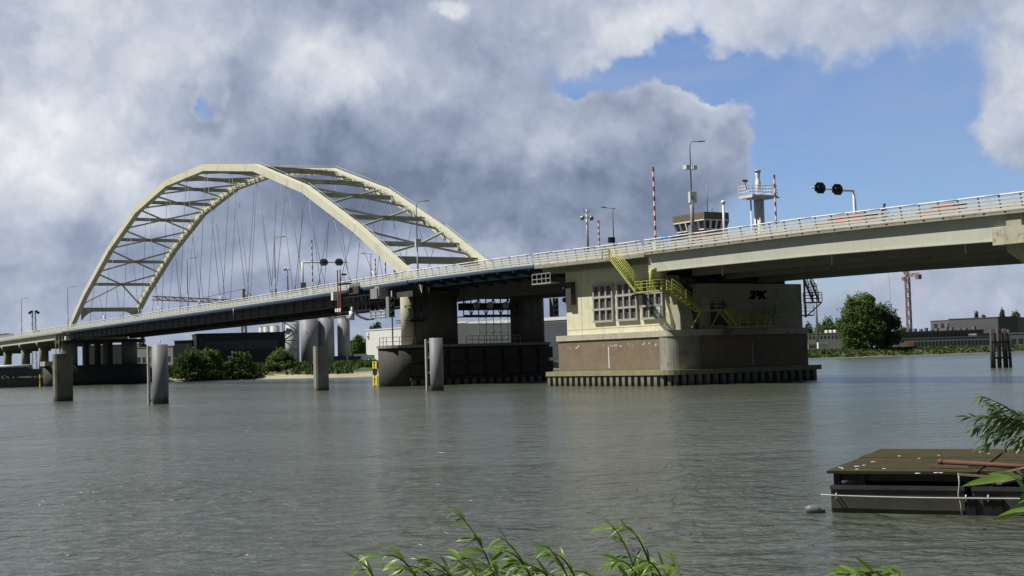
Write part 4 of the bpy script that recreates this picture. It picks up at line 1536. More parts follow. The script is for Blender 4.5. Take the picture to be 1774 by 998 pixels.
# ------------------------------------------------------------------ vehicles on the bridge
def box_vehicle(name, label, cat, u, v, L, Wd, H, body, cab_mat=None, tarp=None):
    z = deck_z(u) + .03
    r = thing(name, label, cat, (u, v, z))
    cl = 1.9 if cab_mat else 0
    MB().box((u - L / 2 + cl, v - Wd / 2, z + .9), (u + L / 2, v + Wd / 2, z + H)).build('cargo_box', body, r)
    if cab_mat:
        x0 = u - L / 2
        c = MB().prism([(x0, z + .5), (x0 + 1.8, z + .5), (x0 + 1.8, z + H * .86), (x0 + .5, z + H * .86), (x0 + .05, z + 1.6)], 'y', v - Wd / 2, v + Wd / 2).build('driver_cab', cab_mat, r)
        MB().bar((x0 + .0, v, z + 1.65), (x0 + .42, v, z + H * .8), Wd * .9, .05, up=(1, 0, 0)).build('windscreen', M['glass'], c)
    for du in (-L * .32, L * .18, L * .36):
        for s in (-1, 1):
            MB().tube([(u + du, v + s * (Wd / 2 - .3), z + .48), (u + du, v + s * Wd / 2, z + .48)], .48, 14).build('wheel', M['rubber'], r)
    return r


def car(name, label, cat, u, v, mat, L=4.4, H=1.5):
    z = deck_z(u) + .03
    r = thing(name, label, cat, (u, v, z))
    a, b = u - L / 2, u + L / 2
    MB().prism([(a, z + .3), (b, z + .3), (b, z + .75), (b - .9, z + .92), (a + .25, z + .95), (a, z + .8)], 'y', v - .88, v + .88).build('body', mat, r)
    MB().prism([(a + .3, z + .94), (b - 1.1, z + .9), (b - 1.9, z + H), (a + .9, z + H)], 'y', v - .75, v + .75).build('cabin_glass', M['glass'], r)
    MB().prism([(a + .85, z + H - .03), (b - 1.85, z + H - .03), (b - 2.0, z + H + .05), (a + 1.0, z + H + .05)], 'y', v - .74, v + .74).build('roof', mat, r)
    for du in (-L * .3, L * .3):
        for s in (-1, 1):
            MB().tube([(u + du, v + s * .7, z + .32), (u + du, v + s * .9, z + .32)], .32, 14).build('wheel', M['rubber'], r)
    return r


q = PV(10, 584, 98)
box_vehicle('lorry', 'dark lorry with white cab on the viaduct at far left', 'lorry', q.x - 1, 98, 12, 2.5, 3.0, M['black'], M['white'])
q = PV(59, 577, 98)
box_vehicle('delivery_van', 'white van roof behind the rail near the left lamp', 'van', q.x, 98, 5.5, 2.0, 2.55, M['white'], M['white'])
q = PV(1153, 408, 100)
box_vehicle('truck', 'truck with a bright blue tarpaulin beside the control cabin', 'truck', q.x, 100, 4.6, 2.2, 2.6, M['bluetarp'], M['black'])
q = PV(1490, 372, 100)
box_vehicle('delivery_van', 'red van half hidden behind the rail right of the signal arm', 'van', q.x, 98, 6.5, 2.0, 1.95, M['carred'], M['carred'])
q = PV(1656, 352, 100)
box_vehicle('delivery_van', 'small red van behind the rail near the right edge', 'van', q.x, 98, 4.2, 1.9, 1.9, M['carred'], M['carred'])

# cyclist on the near cycle path, only the head clears the rail
q = PV(1531, 364, 91.1)
cx, cy, cz = q.x, 91.1, deck_z(q.x) + .0
bk = thing('bicycle', 'dark bicycle ridden along the rail of the right span', 'bicycle', (cx, cy, cz))
for dx in (-.52, .52):
    pts = [(cx + dx + .33 * math.cos(a), cy, cz + .34 + .33 * math.sin(a)) for a in lin(0, 2 * math.pi, 19)]
    MB().tube(pts, .022, 6, cap=False).build('wheel', M['rubber'], bk)
mb = MB()
for a_, b_ in (((-.52, .34), (-.1, .32)), ((-.52, .34), (-.2, .85)), ((-.2, .85), (-.1, .32)), ((-.1, .32), (.38, .8)), ((-.18, .78), (.36, .86)), ((.36, .95), (.52, .34)), ((-.2, .85), (-.22, .96))):
    mb.tube([(cx + a_[0], cy, cz + a_[1]), (cx + b_[0], cy, cz + b_[1])], .02, 6)
mb.tube([(cx + .36, cy - .26, cz + 1.05), (cx + .38, cy, cz + 1.0), (cx + .36, cy + .26, cz + 1.05)], .018, 6)
mb.box((cx - .34, cy - .08, cz + .95), (cx - .1, cy + .08, cz + 1.0))
mb.build('frame', M['black'], bk)


def skin_body(name, joints, edges, mat, parent, levels=2):
    me_ = bpy.data.meshes.new(name)
    me_.from_pydata([j[0] for j in joints], edges, [])
    o_ = bpy.data.objects.new(name, me_)
    COL.objects.link(o_)
    md = o_.modifiers.new('skin', 'SKIN')
    sv = me_.skin_vertices[0].data
    for i, j in enumerate(joints):
        sv[i].radius = (j[1], j[1] * (j[2] if len(j) > 2 else 1))
        sv[i].use_root = i == 0
    sb = o_.modifiers.new('sub', 'SUBSURF')
    sb.levels = sb.render_levels = levels
    me_.materials.append(mat)
    o_.parent = parent
    return o_


pe = thing('person', 'cyclist in dark clothes whose head clears the rail of the right span', 'person', (cx, cy, cz))
J = [((-.2, 0, 1.02), .15), ((-.12, 0, 1.25), .14), ((.02, 0, 1.48), .15), ((.08, 0, 1.6), .06), ((.1, 0, 1.73), .105), ((.1, 0, 1.82), .09),
     ((-.0, .19, 1.46), .065), ((.14, .24, 1.24), .05), ((.35, .24, 1.08), .04), ((-.0, -.19, 1.46), .065), ((.14, -.24, 1.24), .05), ((.35, -.24, 1.08), .04),
     ((-.14, .1, .98), .09), ((.14, .11, .72), .07), ((-.02, .1, .34), .05), ((.08, .1, .27), .04), ((-.14, -.1, .98), .09), ((.1, -.11, .6), .07), ((-.14, -.1, .22), .05), ((-.02, -.1, .16), .04)]
skin_body('body', J, [(0, 1), (1, 2), (2, 3), (3, 4), (4, 5), (2, 6), (6, 7), (7, 8), (2, 9), (9, 10), (10, 11), (0, 12), (12, 13), (13, 14), (14, 15), (0, 16), (16, 17), (17, 18), (18, 19)], M['cloth'], pe)
MB().sphere((cx + .1, cy, cz + 1.79), .125, 8, (1.05, .85, .85)).build('helmet', M['black'], pe)
MB().sphere((cx + .135, cy, cz + 1.70), .092, 8, (.9, .8, 1.1)).build('face', M['skin'], pe)

# ------------------------------------------------------------------ mooring piles and gauges
def block_pile(name, label, px, pyb, pyt, a, b, mat):
    q = PZ(px, pyb)
    d = ray(px, pyt)
    zt_ = 3.2 + d.z * math.hypot(q.x, q.y) / math.hypot(d.x, d.y)
    r = thing(name, label, 'mooring pile', (q.x, q.y, 0), None)
    x, y = q.x, q.y
    c = .18
    poly = [(x - a / 2 + c, y - b / 2), (x + a / 2 - c, y - b / 2), (x + a / 2, y - b / 2 + c), (x + a / 2, y + b / 2 - c), (x + a / 2 - c, y + b / 2), (x - a / 2 + c, y + b / 2), (x - a / 2, y + b / 2 - c), (x - a / 2, y - b / 2 + c)]
    MB().prism(poly, 'z', -2, zt_).build('pile_shaft', mat, r)
    MB().prism([(x + (p_[0] - x) * .94, y + (p_[1] - y) * .94) for p_ in poly], 'z', zt_, zt_ + .06).build('pile_cap', M['mossy'], r)


block_pile('mooring_pile', 'stout moss stained concrete mooring pile at far left', 109.5, 695, 614, 1.3, 2.0, M['mossy'])
block_pile('mooring_pile', 'brown square concrete mooring pile standing in front of the silos', 557, 676.5, 600, 1.1, 1.75, M['pile'])
for px, pyb, pyt, lb in ((278.5, 700, 597, 'grey round mooring pile with ladder frame, left of the bushes'), (757.5, 677, 585.5, 'grey round mooring pile with ladder frame before the dark river pier')):
    q = PZ(px, pyb)
    d = ray(px, pyt)
    zt_ = 3.2 + d.z * math.hypot(q.x, q.y) / math.hypot(d.x, d.y)
    r = thing('mooring_pile', lb, 'mooring pile', (q.x, q.y, 0), 'grey round mooring piles')
    MB().tube([(q.x, q.y, -2), (q.x, q.y, zt_)], .74, 28).build('pile_shaft', M['greypile'], r)
    s = -R0
    mb = MB()
    a_ = Vector((q.x, q.y, 0)) + s * 1.12 + F0 * .1
    mb.bar(a_ + Vector((0, 0, -1.5)), a_ + Vector((0, 0, zt_ - .1)), .20, .26)
    for k in range(4):
        z = .35 + k * (zt_ - .8) / 3
        mb.bar(Vector((q.x, q.y, z)) + s * .6, a_ + Vector((0, 0, z)), .22, .22)
    mb.build('fender_frame', M['frame'], r)

q = PZ(278.5, 700)
gz_ = 3.2 + ray(278.5, 597).z * math.hypot(q.x, q.y) / math.hypot(ray(278.5, 597).x, ray(278.5, 597).y)
gl = thing('gull', 'small white gull standing on top of the grey mooring pile left of the bushes', 'bird', (q.x, q.y, gz_))
J = [((0, 0, .20), .075), ((-.10, 0, .19), .062), ((-.22, 0, .17), .028), ((-.32, 0, .16), .014), ((.09, 0, .235), .058), ((.13, 0, .29), .036), ((.165, 0, .335), .042), ((.21, 0, .33), .014), ((.25, 0, .322), .007),
     ((.0, .035, .12), .012), ((.0, .035, .0), .008), ((.0, -.035, .12), .012), ((.0, -.035, .0), .008)]
skin_body('body', J, [(0, 1), (1, 2), (2, 3), (0, 4), (4, 5), (5, 6), (6, 7), (7, 8), (0, 9), (9, 10), (0, 11), (11, 12)], M['white'], gl)
gl.scale = (1.25, 1.25, 1.25)

q = PZ(1734, 637)
dl = thing('timber_dolphin', 'cluster of black timber mooring posts standing in the right channel', 'mooring dolphin', (q.x, q.y, 0))
rr = random.Random(11)
for k, (lr, lf) in enumerate([(-1.25, -.1), (-.78, .35), (-.35, -.3), (.08, .45), (.5, -.2), (.95, .3), (1.3, -.15), (-.1, .0)]):
    b_ = q + R0 * lr + F0 * lf
    h = 5.45 + rr.uniform(-.15, .25)
    tl = R0 * (-lr * .06)
    MB().tube([b_ + Vector((0, 0, -2)) - tl, b_ + tl + Vector((0, 0, h))], .21, 8).build('post', M['timber'], dl)
for z in (1.4, 3.6):
    mb = MB()
    for s in (-1, 1):
        mb.bar(q - R0 * 1.3 + F0 * s * .45 + Vector((0, 0, z)), q + R0 * 1.35 + F0 * s * .45 + Vector((0, 0, z)), .14, .26)
    mb.build('waling', M['timber'], dl)

for nm, px, pyt, pyb, D_, lb in (('tide_gauge', 650, 626, 669, 196.0, 'tall yellow water gauge board with black figures at the river pier nose'), ('tide_gauge', 69, 648, 671, 330.0, 'thin yellow and black gauge post beside the left quay')):
    q = PD(px, pyb, D_ / 1.0)
    q = PZ(px, pyb)
    d = ray(px, pyt)
    h = 3.2 + d.z * math.hypot(q.x, q.y) / math.hypot(d.x, d.y)
    r = thing(nm, lb, 'gauge board', (q.x, q.y, 0))
    wd = .46 if D_ < 250 else .25
    def on(rr_, z, f=0.0):
        return Vector((q.x, q.y, z)) + R0 * rr_ + F0 * f
    MB().bar(on(0, -1.5, .12), on(0, h, .12), .22, .18).build('board_post', M['black'], r)
    spans = ((.03, .42, 'signyellow'), (.46, .68, 'black'), (.71, 1.0, 'signyellow')) if D_ < 250 else ((0, .3, 'signyellow'), (.36, .5, 'signyellow'), (.6, .98, 'signyellow'))
    for a_, b_, mm in spans:
        pl = MB().box((q.x - wd * 1.4, q.y - .03, h * a_), (q.x + wd * 1.4, q.y + .03, h * b_)).build('board_plate', M[mm], r)
        if mm == 'signyellow' and D_ < 250:
            cu = bpy.data.curves.new('figure', 'FONT')
            cu.body = '12' if a_ < .3 else '18'
            cu.size = .8
            cu.extrude = .005
            cu.align_x = 'CENTER'
            cu.align_y = 'CENTER'
            cu.materials.append(M['black'])
            fo = bpy.data.objects.new('figure', cu)
            COL.objects.link(fo)
            fo.parent = pl
            rot = Matrix(((1, 0, 0), (0, 0, 1), (0, -1, 0))).transposed()
            fo.rotation_euler = (rot @ Matrix.Rotation(rad(90), 3, 'Z')).to_euler()
            fo.location = Vector((0, -.045, h * (a_ + b_) / 2))
# ------------------------------------------------------------------ far banks: buildings
def gp(px, D, z=0.0):
    """ground point in the direction of picture column px at depth D"""
    p = PD(px, 622 + .0295 * (887 - px), D)
    return Vector((p.x, p.y, z))


def top_z(px, py, D):
    return PD(px, py, D).z


def hull_block(p0, p1, thick, z0, z1, extra=0):
    """box whose front face runs from p0 to p1 (left to right seen from the eye), going back by thick"""
    d = (p1 - p0)
    d.z = 0
    e = d.normalized()
    o = Vector((-e.y, e.x, 0))
    mb = MB()
    vs = [p0, p1, p1 + o * thick, p0 + o * thick]
    return mb.prism([(v.x, v.y) for v in vs], 'z', z0, z1), e, o


def window_row(parent, p0, p1, z0, z1, n, a=0.0, b=1.0, fill=.6, mat='glass', name='window', sill=True):
    d = p1 - p0
    d.z = 0
    L = d.length
    e = d.normalized()
    o = Vector((-e.y, e.x, 0))
    w_ = L * (b - a) / n
    for k in range(n):
        c = p0 + e * (L * a + w_ * (k + .5))
        f = MB().prism([(q.x, q.y) for q in (c - e * w_ * fill / 2 - o * .06, c + e * w_ * fill / 2 - o * .06, c + e * w_ * fill / 2 + o * .1, c - e * w_ * fill / 2 + o * .1)], 'z', z0, z1).build(name, M[mat], parent)


def building(label, px0, D0, px1, D1, pyt, thick, mat, z0=2.4, name='building', cat='building', roof='greyclad', parapet=.35, pyt1=None):
    p0, p1 = gp(px0, D0), gp(px1, D1)
    z1 = top_z(px0, pyt, D0)
    r = thing(name, label, cat, ((p0.x + p1.x) / 2, (p0.y + p1.y) / 2, z0))
    mb, e, o = hull_block(p0, p1, thick, z0, z1)
    mb.build('wall', M[mat], r)
    mb, _, _ = hull_block(p0 - e * .15 - o * .15, p1 + e * .15 - o * .15, thick + .3, z1 + .002, z1 + parapet)
    mb.build('roof', M[roof], r)
    return r, p0, p1, z1, e, o


# left bank
b, p0, p1, z1, e, o = building('long charcoal office building beside the silos behind the bushes', 341, 408, 495, 416, 580, 14, 'blackclad', roof='blackclad')
window_row(b, p0, p1, z1 - 4.6, z1 - 2.0, 9, .08, .92, .92)
window_row(b, p0, p1, 2.6, 5.2, 5, .10, .60, .6)
q = p0 + e * .8 - o * .1
MB().prism([(q.x, q.y), ((q + e * .7).x, (q + e * .7).y), ((q + e * .7 - o * .1).x, (q + e * .7 - o * .1).y), ((q - o * .1).x, (q - o * .1).y)], 'z', z1 - 2.4, z1 - 1.3).build('logo_panel', M['rust'], b)
b, p0, p1, z1, e, o = building('small dark grey annex left of the charcoal office', 303, 420, 333, 418, 592, 14, 'blackclad', roof='blackclad')
window_row(b, p0, p1, 3.4, 5.4, 2, .1, .9, .6)
b, p0, p1, z1, e, o = building('low pale office with a window strip seen past the shore pier', 218, 470, 300, 455, 604, 14, 'greyclad2')
window_row(b, p0, p1, 5.8, 7.6, 9, .03, .97, .62)
window_row(b, p0, p1, 3.0, 4.6, 9, .03, .97, .62, 'whiteclad')
b, p0, p1, z1, e, o = building('pale gabled house behind the columns of the shore pier', 150, 520, 212, 520, 600, 14, 'greyclad2', roof='roofband')
window_row(b, p0, p1, 4, 6, 4, .05, .95, .5)

q = gp(537, 432)
SIL = [(537, 430, 15.2, 551.5, 'silo', 'largest grey silo, leftmost of the tall row and nearest the stair tower'), (566, 433, 14.2, 550.5, 'silo', 'middle grey silo of the tall row, behind the square pile'),
       (596.5, 436, 11, 552, 'silo', 'narrow grey silo at the right end of the tall row'), (507, 452, 11, 562, 'silowhite', 'white silo standing behind the steel stair tower'),
       (477, 462, 8.5, 565, 'silowhite', 'short white silo above the charcoal roof, right one of three'), (463, 466, 6, 566, 'silowhite', 'short white silo above the charcoal roof, middle one of three'),
       (454, 470, 4.8, 567, 'silowhite', 'short white silo above the charcoal roof, left one of three')]
for px, D, rp, pyt, mm, lb in SIL:
    q = gp(px, D)
    R_ = rp * D / 2400
    zt_ = top_z(px, pyt, D)
    r = thing('silo', lb, 'silo', (q.x, q.y, 2.4), 'silos on the far bank')
    MB().tube([(q.x, q.y, 2.4), (q.x, q.y, zt_)], R_, 32).build('silo_shell', M[mm], r)
    MB().tube([(q.x, q.y, zt_ + .002), (q.x, q.y, zt_ + .35)], [R_ * .98, R_ * .55], 32).build('silo_roof', M['silowhite'], r)
    mb = MB()
    for k in range(16):
        a_ = 2 * math.pi * k / 16
        x, y = q.x + R_ * .9 * math.cos(a_), q.y + R_ * .9 * math.sin(a_)
        mb.bar((x, y, zt_), (x, y, zt_ + 1.0), .06, .06)
        a2 = 2 * math.pi * (k + 1) / 16
        mb.bar((x, y, zt_ + 1.0), (q.x + R_ * .9 * math.cos(a2), q.y + R_ * .9 * math.sin(a2), zt_ + 1.0), .07, .07)
    mb.build('roof_rail', M['whitesteel'], r)
# conveyor gallery over the silos
p0, p1 = gp(452, 455), gp(601, 434)
zc = top_z(520, 557, 440)
r = thing('conveyor_gallery', 'white pipe and conveyor gallery running along the tops of the silos', 'conveyor', ((p0.x + p1.x) / 2, (p0.y + p1.y) / 2, zc))
mb = MB()
for z in (zc + .6, zc + 1.9):
    mb.bar(Vector((p0.x, p0.y, z)), Vector((p1.x, p1.y, z)), .22, .22)
for k in range(26):
    a_ = p0.lerp(p1, k / 25)
    mb.bar((a_.x, a_.y, zc + .6), (a_.x, a_.y, zc + 1.9), .12, .12)
    if k < 25:
        b_ = p0.lerp(p1, (k + 1) / 25)
        mb.bar((a_.x, a_.y, zc + (.6 if k % 2 else 1.9)), (b_.x, b_.y, zc + (1.9 if k % 2 else .6)), .1, .1)
mb.build('gallery_truss', M['whitesteel'], r)
MB().tube([Vector((p0.x, p0.y, zc + 1.0)), Vector((p1.x, p1.y, zc + 1.0))], .3, 10).build('feed_pipe', M['silowhite'], r)
# stair tower
q0, q1 = gp(491, 424), gp(516, 424)
zt_ = top_z(503, 557, 424)
r = thing('stair_tower', 'dark steel frame stair tower against the largest silo', 'stair tower', (q0.x, q0.y, 2.4))
dd = F0 * 3.0
mb = MB()
for a_ in (q0, q1, q0 + dd, q1 + dd):
    mb.bar(Vector((a_.x, a_.y, 2.4)), Vector((a_.x, a_.y, zt_)), .24, .24)
nf = 5
for k in range(1, nf + 1):
    z = 2.4 + (zt_ - 2.4) * k / nf
    for a_, b_ in ((q0, q1), (q0 + dd, q1 + dd), (q0, q0 + dd), (q1, q1 + dd)):
        mb.bar(Vector((a_.x, a_.y, z)), Vector((b_.x, b_.y, z)), .2, .2)
mb.build('steel_frame', M['lampgrey'], r)
for k in range(nf):
    za, zb = 2.4 + (zt_ - 2.4) * k / nf, 2.4 + (zt_ - 2.4) * (k + 1) / nf
    a_, b_ = (q0, q1) if k % 2 else (q1, q0)
    MB().bar(Vector((a_.x, a_.y, za)) + dd * .4, Vector((b_.x, b_.y, zb)) + dd * .4, 1.0, .3).build('stair_flight', M['whitesteel'] if k < 3 else M['lampgrey'], r)
# white warehouse
b, p0, p1, z1, e, o = building('white windowless warehouse left of the river pier', 635, 425, 790, 385, 573, 40, 'whiteclad', name='warehouse', cat='warehouse', roof='whiteclad')
q = p0 + e * .6
mb = MB()
for a_, b_, c0, c1 in ((0, .9, -2.0, -1.7), (1.1, 1.4, -2.6, -.6), (.8, 1.15, -2.7, -2.2)):
    mb.prism([(v.x, v.y) for v in (q + e * a_ - o * .08, q + e * b_ - o * .08, q + e * b_ - o * .02, q + e * a_ - o * .02)], 'z', z1 + c0, z1 + c1)
mb.build('wall_logo', M['greyclad'], b)
b, p0, p1, z1, e, o = building('white gabled warehouse end seen through the river pier', 765, 490, 811, 474, 562, 6, 'whiteclad', name='warehouse', cat='warehouse', roof='whiteclad')
b, p0, p1, z1, e, o = building('grey warehouse with a white roof edge seen through and right of the river pier', 812, 474, 1000, 440, 563, 40, 'greyclad', name='warehouse', cat='warehouse', roof='whiteclad', parapet=1.0)
# scaffold beyond the opening
q = gp(856, 330)
r = thing('scaffold_tower', 'dark open scaffold tower seen through the river pier opening', 'scaffold', (q.x, q.y, 0))
mb = MB()
zt_ = top_z(856, 548, 330)
for k in range(5):
    a_ = q + R0 * (-3.4 + k * 1.75)
    for f in (0, 2):
        c = a_ + F0 * f
        mb.bar(Vector((c.x, c.y, -1)), Vector((c.x, c.y, zt_)), .12, .12)
for j in range(8):
    z = .4 + j * (zt_ - .5) / 7
    for f in (0, 2):
        a_, b_ = q - R0 * 3.4 + F0 * f, q + R0 * 3.6 + F0 * f
        mb.bar(Vector((a_.x, a_.y, z)), Vector((b_.x, b_.y, z)), .09, .09)
mb.build('tube_frame', M['lampgrey'], r)
mb = MB()
for k in range(4):
    a_ = q + R0 * (-3.4 + k * 1.75)
    for j in range(0, 7):
        z = .4 + j * (zt_ - .5) / 7
        b_ = a_ + R0 * 1.75
        mb.bar(Vector((a_.x, a_.y, z)), Vector((b_.x, b_.y, z + (zt_ - .5) / 7)), .06, .06)
mb.build('brace', M['lampgrey'], r)

# containers, lorry by the silos
def cbox(name, label, cat, px0, px1, D, pyt, pyb, mat, thick=2.5, ribs=True):
    p0, p1 = gp(px0, D), gp(px1, D)
    zt_, zb = top_z(px0, pyt, D), top_z(px0, pyb, D)
    r = thing(name, label, cat, ((p0.x + p1.x) / 2, (p0.y + p1.y) / 2, zb))
    mb, e, o = hull_block(p0, p1, thick, zb, zt_)
    mb.build('shell', M[mat], r)
    if ribs:
        mb = MB()
        L = (p1 - p0).length
        for k in range(int(L / .6)):
            c = p0 + e * (.3 + k * .6)
            mb.prism([(v.x, v.y) for v in (c - o * .05, c + e * .3 - o * .05, c + e * .3 + o * .02, c + o * .02)], 'z', zb + .15, zt_ - .15)
        mb.build('ribs', M[mat], r)
        for s in (p0, p1 - e * .18):
            mb, _, _ = hull_block(s - o * .07, s + e * .18 - o * .07, .12, zb, zt_)
            mb.build('corner_post', M[mat], r)
    return r, p0, p1, zb, zt_, e, o


cbox('shipping_container', 'dark blue container at the foot of the narrow silo', 'container', 579, 600, 405, 617, 626, 'purple')
cbox('shipping_container', 'dark blue container lying right of the silos, beside the white lorry', 'container', 604, 626, 402, 617.5, 626, 'purple')
r, p0, p1, zb, zt_, e, o = cbox('lorry', 'white lorry parked between dark blue containers and white warehouse', 'lorry', 613, 636, 412, 613.5, 625, 'whiteclad', ribs=False)
mb, _, _ = hull_block(p1 + e * .25, p1 + e * 2.2, 2.4, zb + .3, zt_ - .4)
mb.build('driver_cab', M['white'], r)
mb, _, _ = hull_block(p1 + e * .7 - o * .03, p1 + e * 2.15 - o * .03, .1, zb + 1.3, zt_ - .7)
mb.build('side_window', M['glass'], r)
for k in (1, 2, 5.0):
    c = p0 + e * k - o * .05
    MB().tube([Vector((c.x, c.y, zb - .1)), Vector((c.x, c.y, zb - .1)) + o * .3], .5, 12).build('wheel', M['rubber'], r)

# quay at far left: coach, low wall
D = 338
p0, p1 = gp(-60, D), gp(50, D)
zt_ = top_z(20, 632, D)
r = thing('coach', 'white roofed coach with dark windows on the left quay', 'coach', ((p0.x + p1.x) / 2, (p0.y + p1.y) / 2, 2.8))
mb, e, o = hull_block(p0, p1, 2.5, 3.1, zt_ - .35)
mb.build('body', M['blackclad'], r)
mb = MB()
for k_ in (.5, 1.95):
    mb.tube([p0 + o * k_ + Vector((0, 0, zt_ - .55)), p1 + o * k_ + Vector((0, 0, zt_ - .55))], .54, 16)
mb.build('roof', M['white'], r)
for k in range(8):
    mb, _, _ = hull_block(p0 + e * (.4 + k * 1.9) - o * .03, p0 + e * (2.1 + k * 1.9) - o * .03, .1, 4.0, zt_ - .5)
    mb.build('window', M['glass'], r)
for k in (2.5, 12):
    c = p0 + e * k - o * .03
    MB().tube([Vector((c.x, c.y, 3.25)), Vector((c.x, c.y, 3.25)) + o * .3], .48, 12).build('wheel', M['rubber'], r)
p0, p1 = gp(-60, 332), gp(70, 332)
r = thing('parapet_wall', 'low dark wall with pale scrawls along the left quay', 'wall', ((p0.x + p1.x) / 2, (p0.y + p1.y) / 2, 2.7))
mb, e, o = hull_block(p0, p1, .3, 2.6, 4.3)
mb.build('wall_face', M['deckdark'], r)
rr = random.Random(5)
mb = MB()
for k in range(70):
    c = p0 + e * rr.uniform(1, 17.5)
    z = rr.uniform(3.0, 4.1)
    w_ = rr.uniform(.1, .35)
    mb.prism([(v.x, v.y) for v in (c - o * .03, c + e * w_ - o * .03, c + e * w_ - o * .005, c - o * .005)], 'z', z, z + rr.uniform(.06, .3))
mb.build('scrawl_marks', M['greyclad2'], r)

# floodlight mast far left
q = gp(60, 560)
zt_ = top_z(60, 539, 560)
r = thing('floodlight_mast', 'pale lattice floodlight mast with dark lamp clusters at far left', 'floodlight mast', (q.x, q.y, 2.8))
mb = MB()
for a_, b_ in ((-.9, -.9), (.9, -.9), (.9, .9), (-.9, .9)):
    mb.bar(q + Vector((a_, b_, 2.8)), q + Vector((a_ * .6, b_ * .6, zt_)), .16, .16)
for k in range(14):
    z0, z1 = 2.8 + (zt_ - 2.8) * k / 14, 2.8 + (zt_ - 2.8) * (k + 1) / 14
    s = 1 if k % 2 else -1
    mb.bar(q + Vector((-.8 * s, -.8, z0)), q + Vector((.8 * s, -.8, z1)), .1, .1)
    mb.bar(q + Vector((.8, -.8 * s, z0)), q + Vector((.8, .8 * s, z1)), .1, .1)
mb.build('lattice', M['silo'], r)
for s in (-1, 1):
    mb = MB()
    for j in range(2):
        c = q + R0 * (s * (1.0 + j * .7)) + Vector((0, 0, zt_ - .2 + j * .5 * -1))
        mb.box((c.x - .45, c.y - .45, c.z - .4), (c.x + .45, c.y + .45, c.z + .5))
    mb.bar(q + Vector((0, 0, zt_ + .1)), q + R0 * (s * 1.8) + Vector((0, 0, zt_ + .1)), .15, .15)
    mb.build('lamp_cluster', M['black'], r)

# right bank
b, p0, p1, z1, e, o = building('long grey flat roofed hall on the right bank behind the timber dolphin', 1614, 660, 1731, 610, 557, 10, 'greyclad', z0=2.6)
window_row(b, p0, p1, z1 - 3.4, z1 - 1.2, 4, .03, .45, .5)
b, p0, p1, z1, e, o = building('grey hall wing turning away at the right edge of the picture', 1731, 610, 1850, 690, 550, 22, 'greyclad', z0=2.6)
b, p0, p1, z1, e, o = building('long low brown office with a row of dark windows on the right bank', 1552, 600, 1705, 600, 576.5, 14, 'brownfac', z0=2.6, roof='greyclad2')
window_row(b, p0, p1, z1 - 2.3, z1 - .7, 24, .02, .98, .6)
rr = random.Random(9)
for k in range(12):
    c = p0 + e * (3 + k * 2.9 + rr.uniform(-.7, .7)) + o * rr.uniform(2, 8)
    MB().box((c.x - .6, c.y - .6, z1 + .36), (c.x + .6, c.y + .6, z1 + .36 + rr.uniform(.5, 1.8))).build('roof_vent', M['greyclad'], b)
b, p0, p1, z1, e, o = building('low grey front building with dark strip windows and a red brick end, right bank', 1549, 570, 1722, 560, 588, 10, 'greyclad2', z0=2.6, roof='greyclad')
window_row(b, p0, p1, 3.6, 5.6, 22, .20, .99, .72)
mb, _, _ = hull_block(p0 + e * 5.2 - o * .05, p0 + e * 7.6 - o * .05, .12, 2.8, 5.6)
mb.build('brick_panel', M['redbrown'], b)
b, p0, p1, z1, e, o = building('grey shed with a pale roof right of the brown office', 1693, 580, 1730, 580, 580, 10, 'greyclad', z0=2.6, roof='greyclad2', parapet=.6)
window_row(b, p0, p1, 4.2, 5.8, 5, .05, .95, .6)
b, p0, p1, z1, e, o = building('grey lean-to shed half hidden by the dolphin at right', 1735, 575, 1790, 570, 579, 10, 'greyclad', z0=2.6, roof='greyclad2', parapet=.4)
window_row(b, p0, p1, 3.6, 5.6, 4, .05, .95, .6)
b, p0, p1, z1, e, o = building('bright white shed between the big tree and the grey front building', 1518, 552, 1547, 552, 590, 8, 'whiteclad', z0=2.4, roof='whiteclad')
MB().prism([(v.x, v.y) for v in (p0 + e * 2.2 - o * .05, p0 + e * 4.6 - o * .05, p0 + e * 4.6 + o * .05, p0 + e * 2.2 + o * .05)], 'z', 2.5, 5.2).build('door', M['greyclad2'], b)
b, p0, p1, z1, e, o = building('brown terraced block with dark windows left of the big tree', 1380, 600, 1462, 590, 580, 12, 'brownfac', z0=2.6, roof='greyclad')
window_row(b, p0, p1, z1 - 2.2, z1 - .8, 12, .03, .97, .55)
for k in range(3):
    q = p0.lerp(p1, .62 + .09 * k) + o * 3
    MB().box((q.x - .7, q.y - .7, z1 + .36), (q.x + .7, q.y + .7, z1 + 1.6)).build('roof_unit', M['whiteclad'], b)
cbox('site_cabin', 'white site cabin beside the mast on the right bank', 'cabin', 1418, 1434, 545, 593, 604, 'whiteclad')
cbox('site_cabin', 'low pale site cabin next to the pier on the right bank', 'cabin', 1401, 1414, 550, 597, 604, 'greyclad2')
q = gp(1417, 575)
zt_ = top_z(1411, 488, 575)
r = thing('telecom_mast', 'slim grey telecom mast with antennas right of the pier', 'telecom mast', (q.x, q.y, 2.6))
MB().tube([(q.x, q.y, 2.6), (q.x, q.y, zt_)], [.65, .32], 12).build('mast', M['galv'], r)
for a_ in (0, 120, 240):
    x, y = q.x + .75 * math.cos(rad(a_)), q.y + .75 * math.sin(rad(a_))
    MB().tube([(x, y, zt_ - 2.4), (x, y, zt_ + .3)], .18, 8).build('antenna', M['whitesteel'], r)
    MB().bar((q.x, q.y, zt_ - 1.2), (x, y, zt_ - 1.2), .1, .1).build('antenna_arm', M['galv'], r)

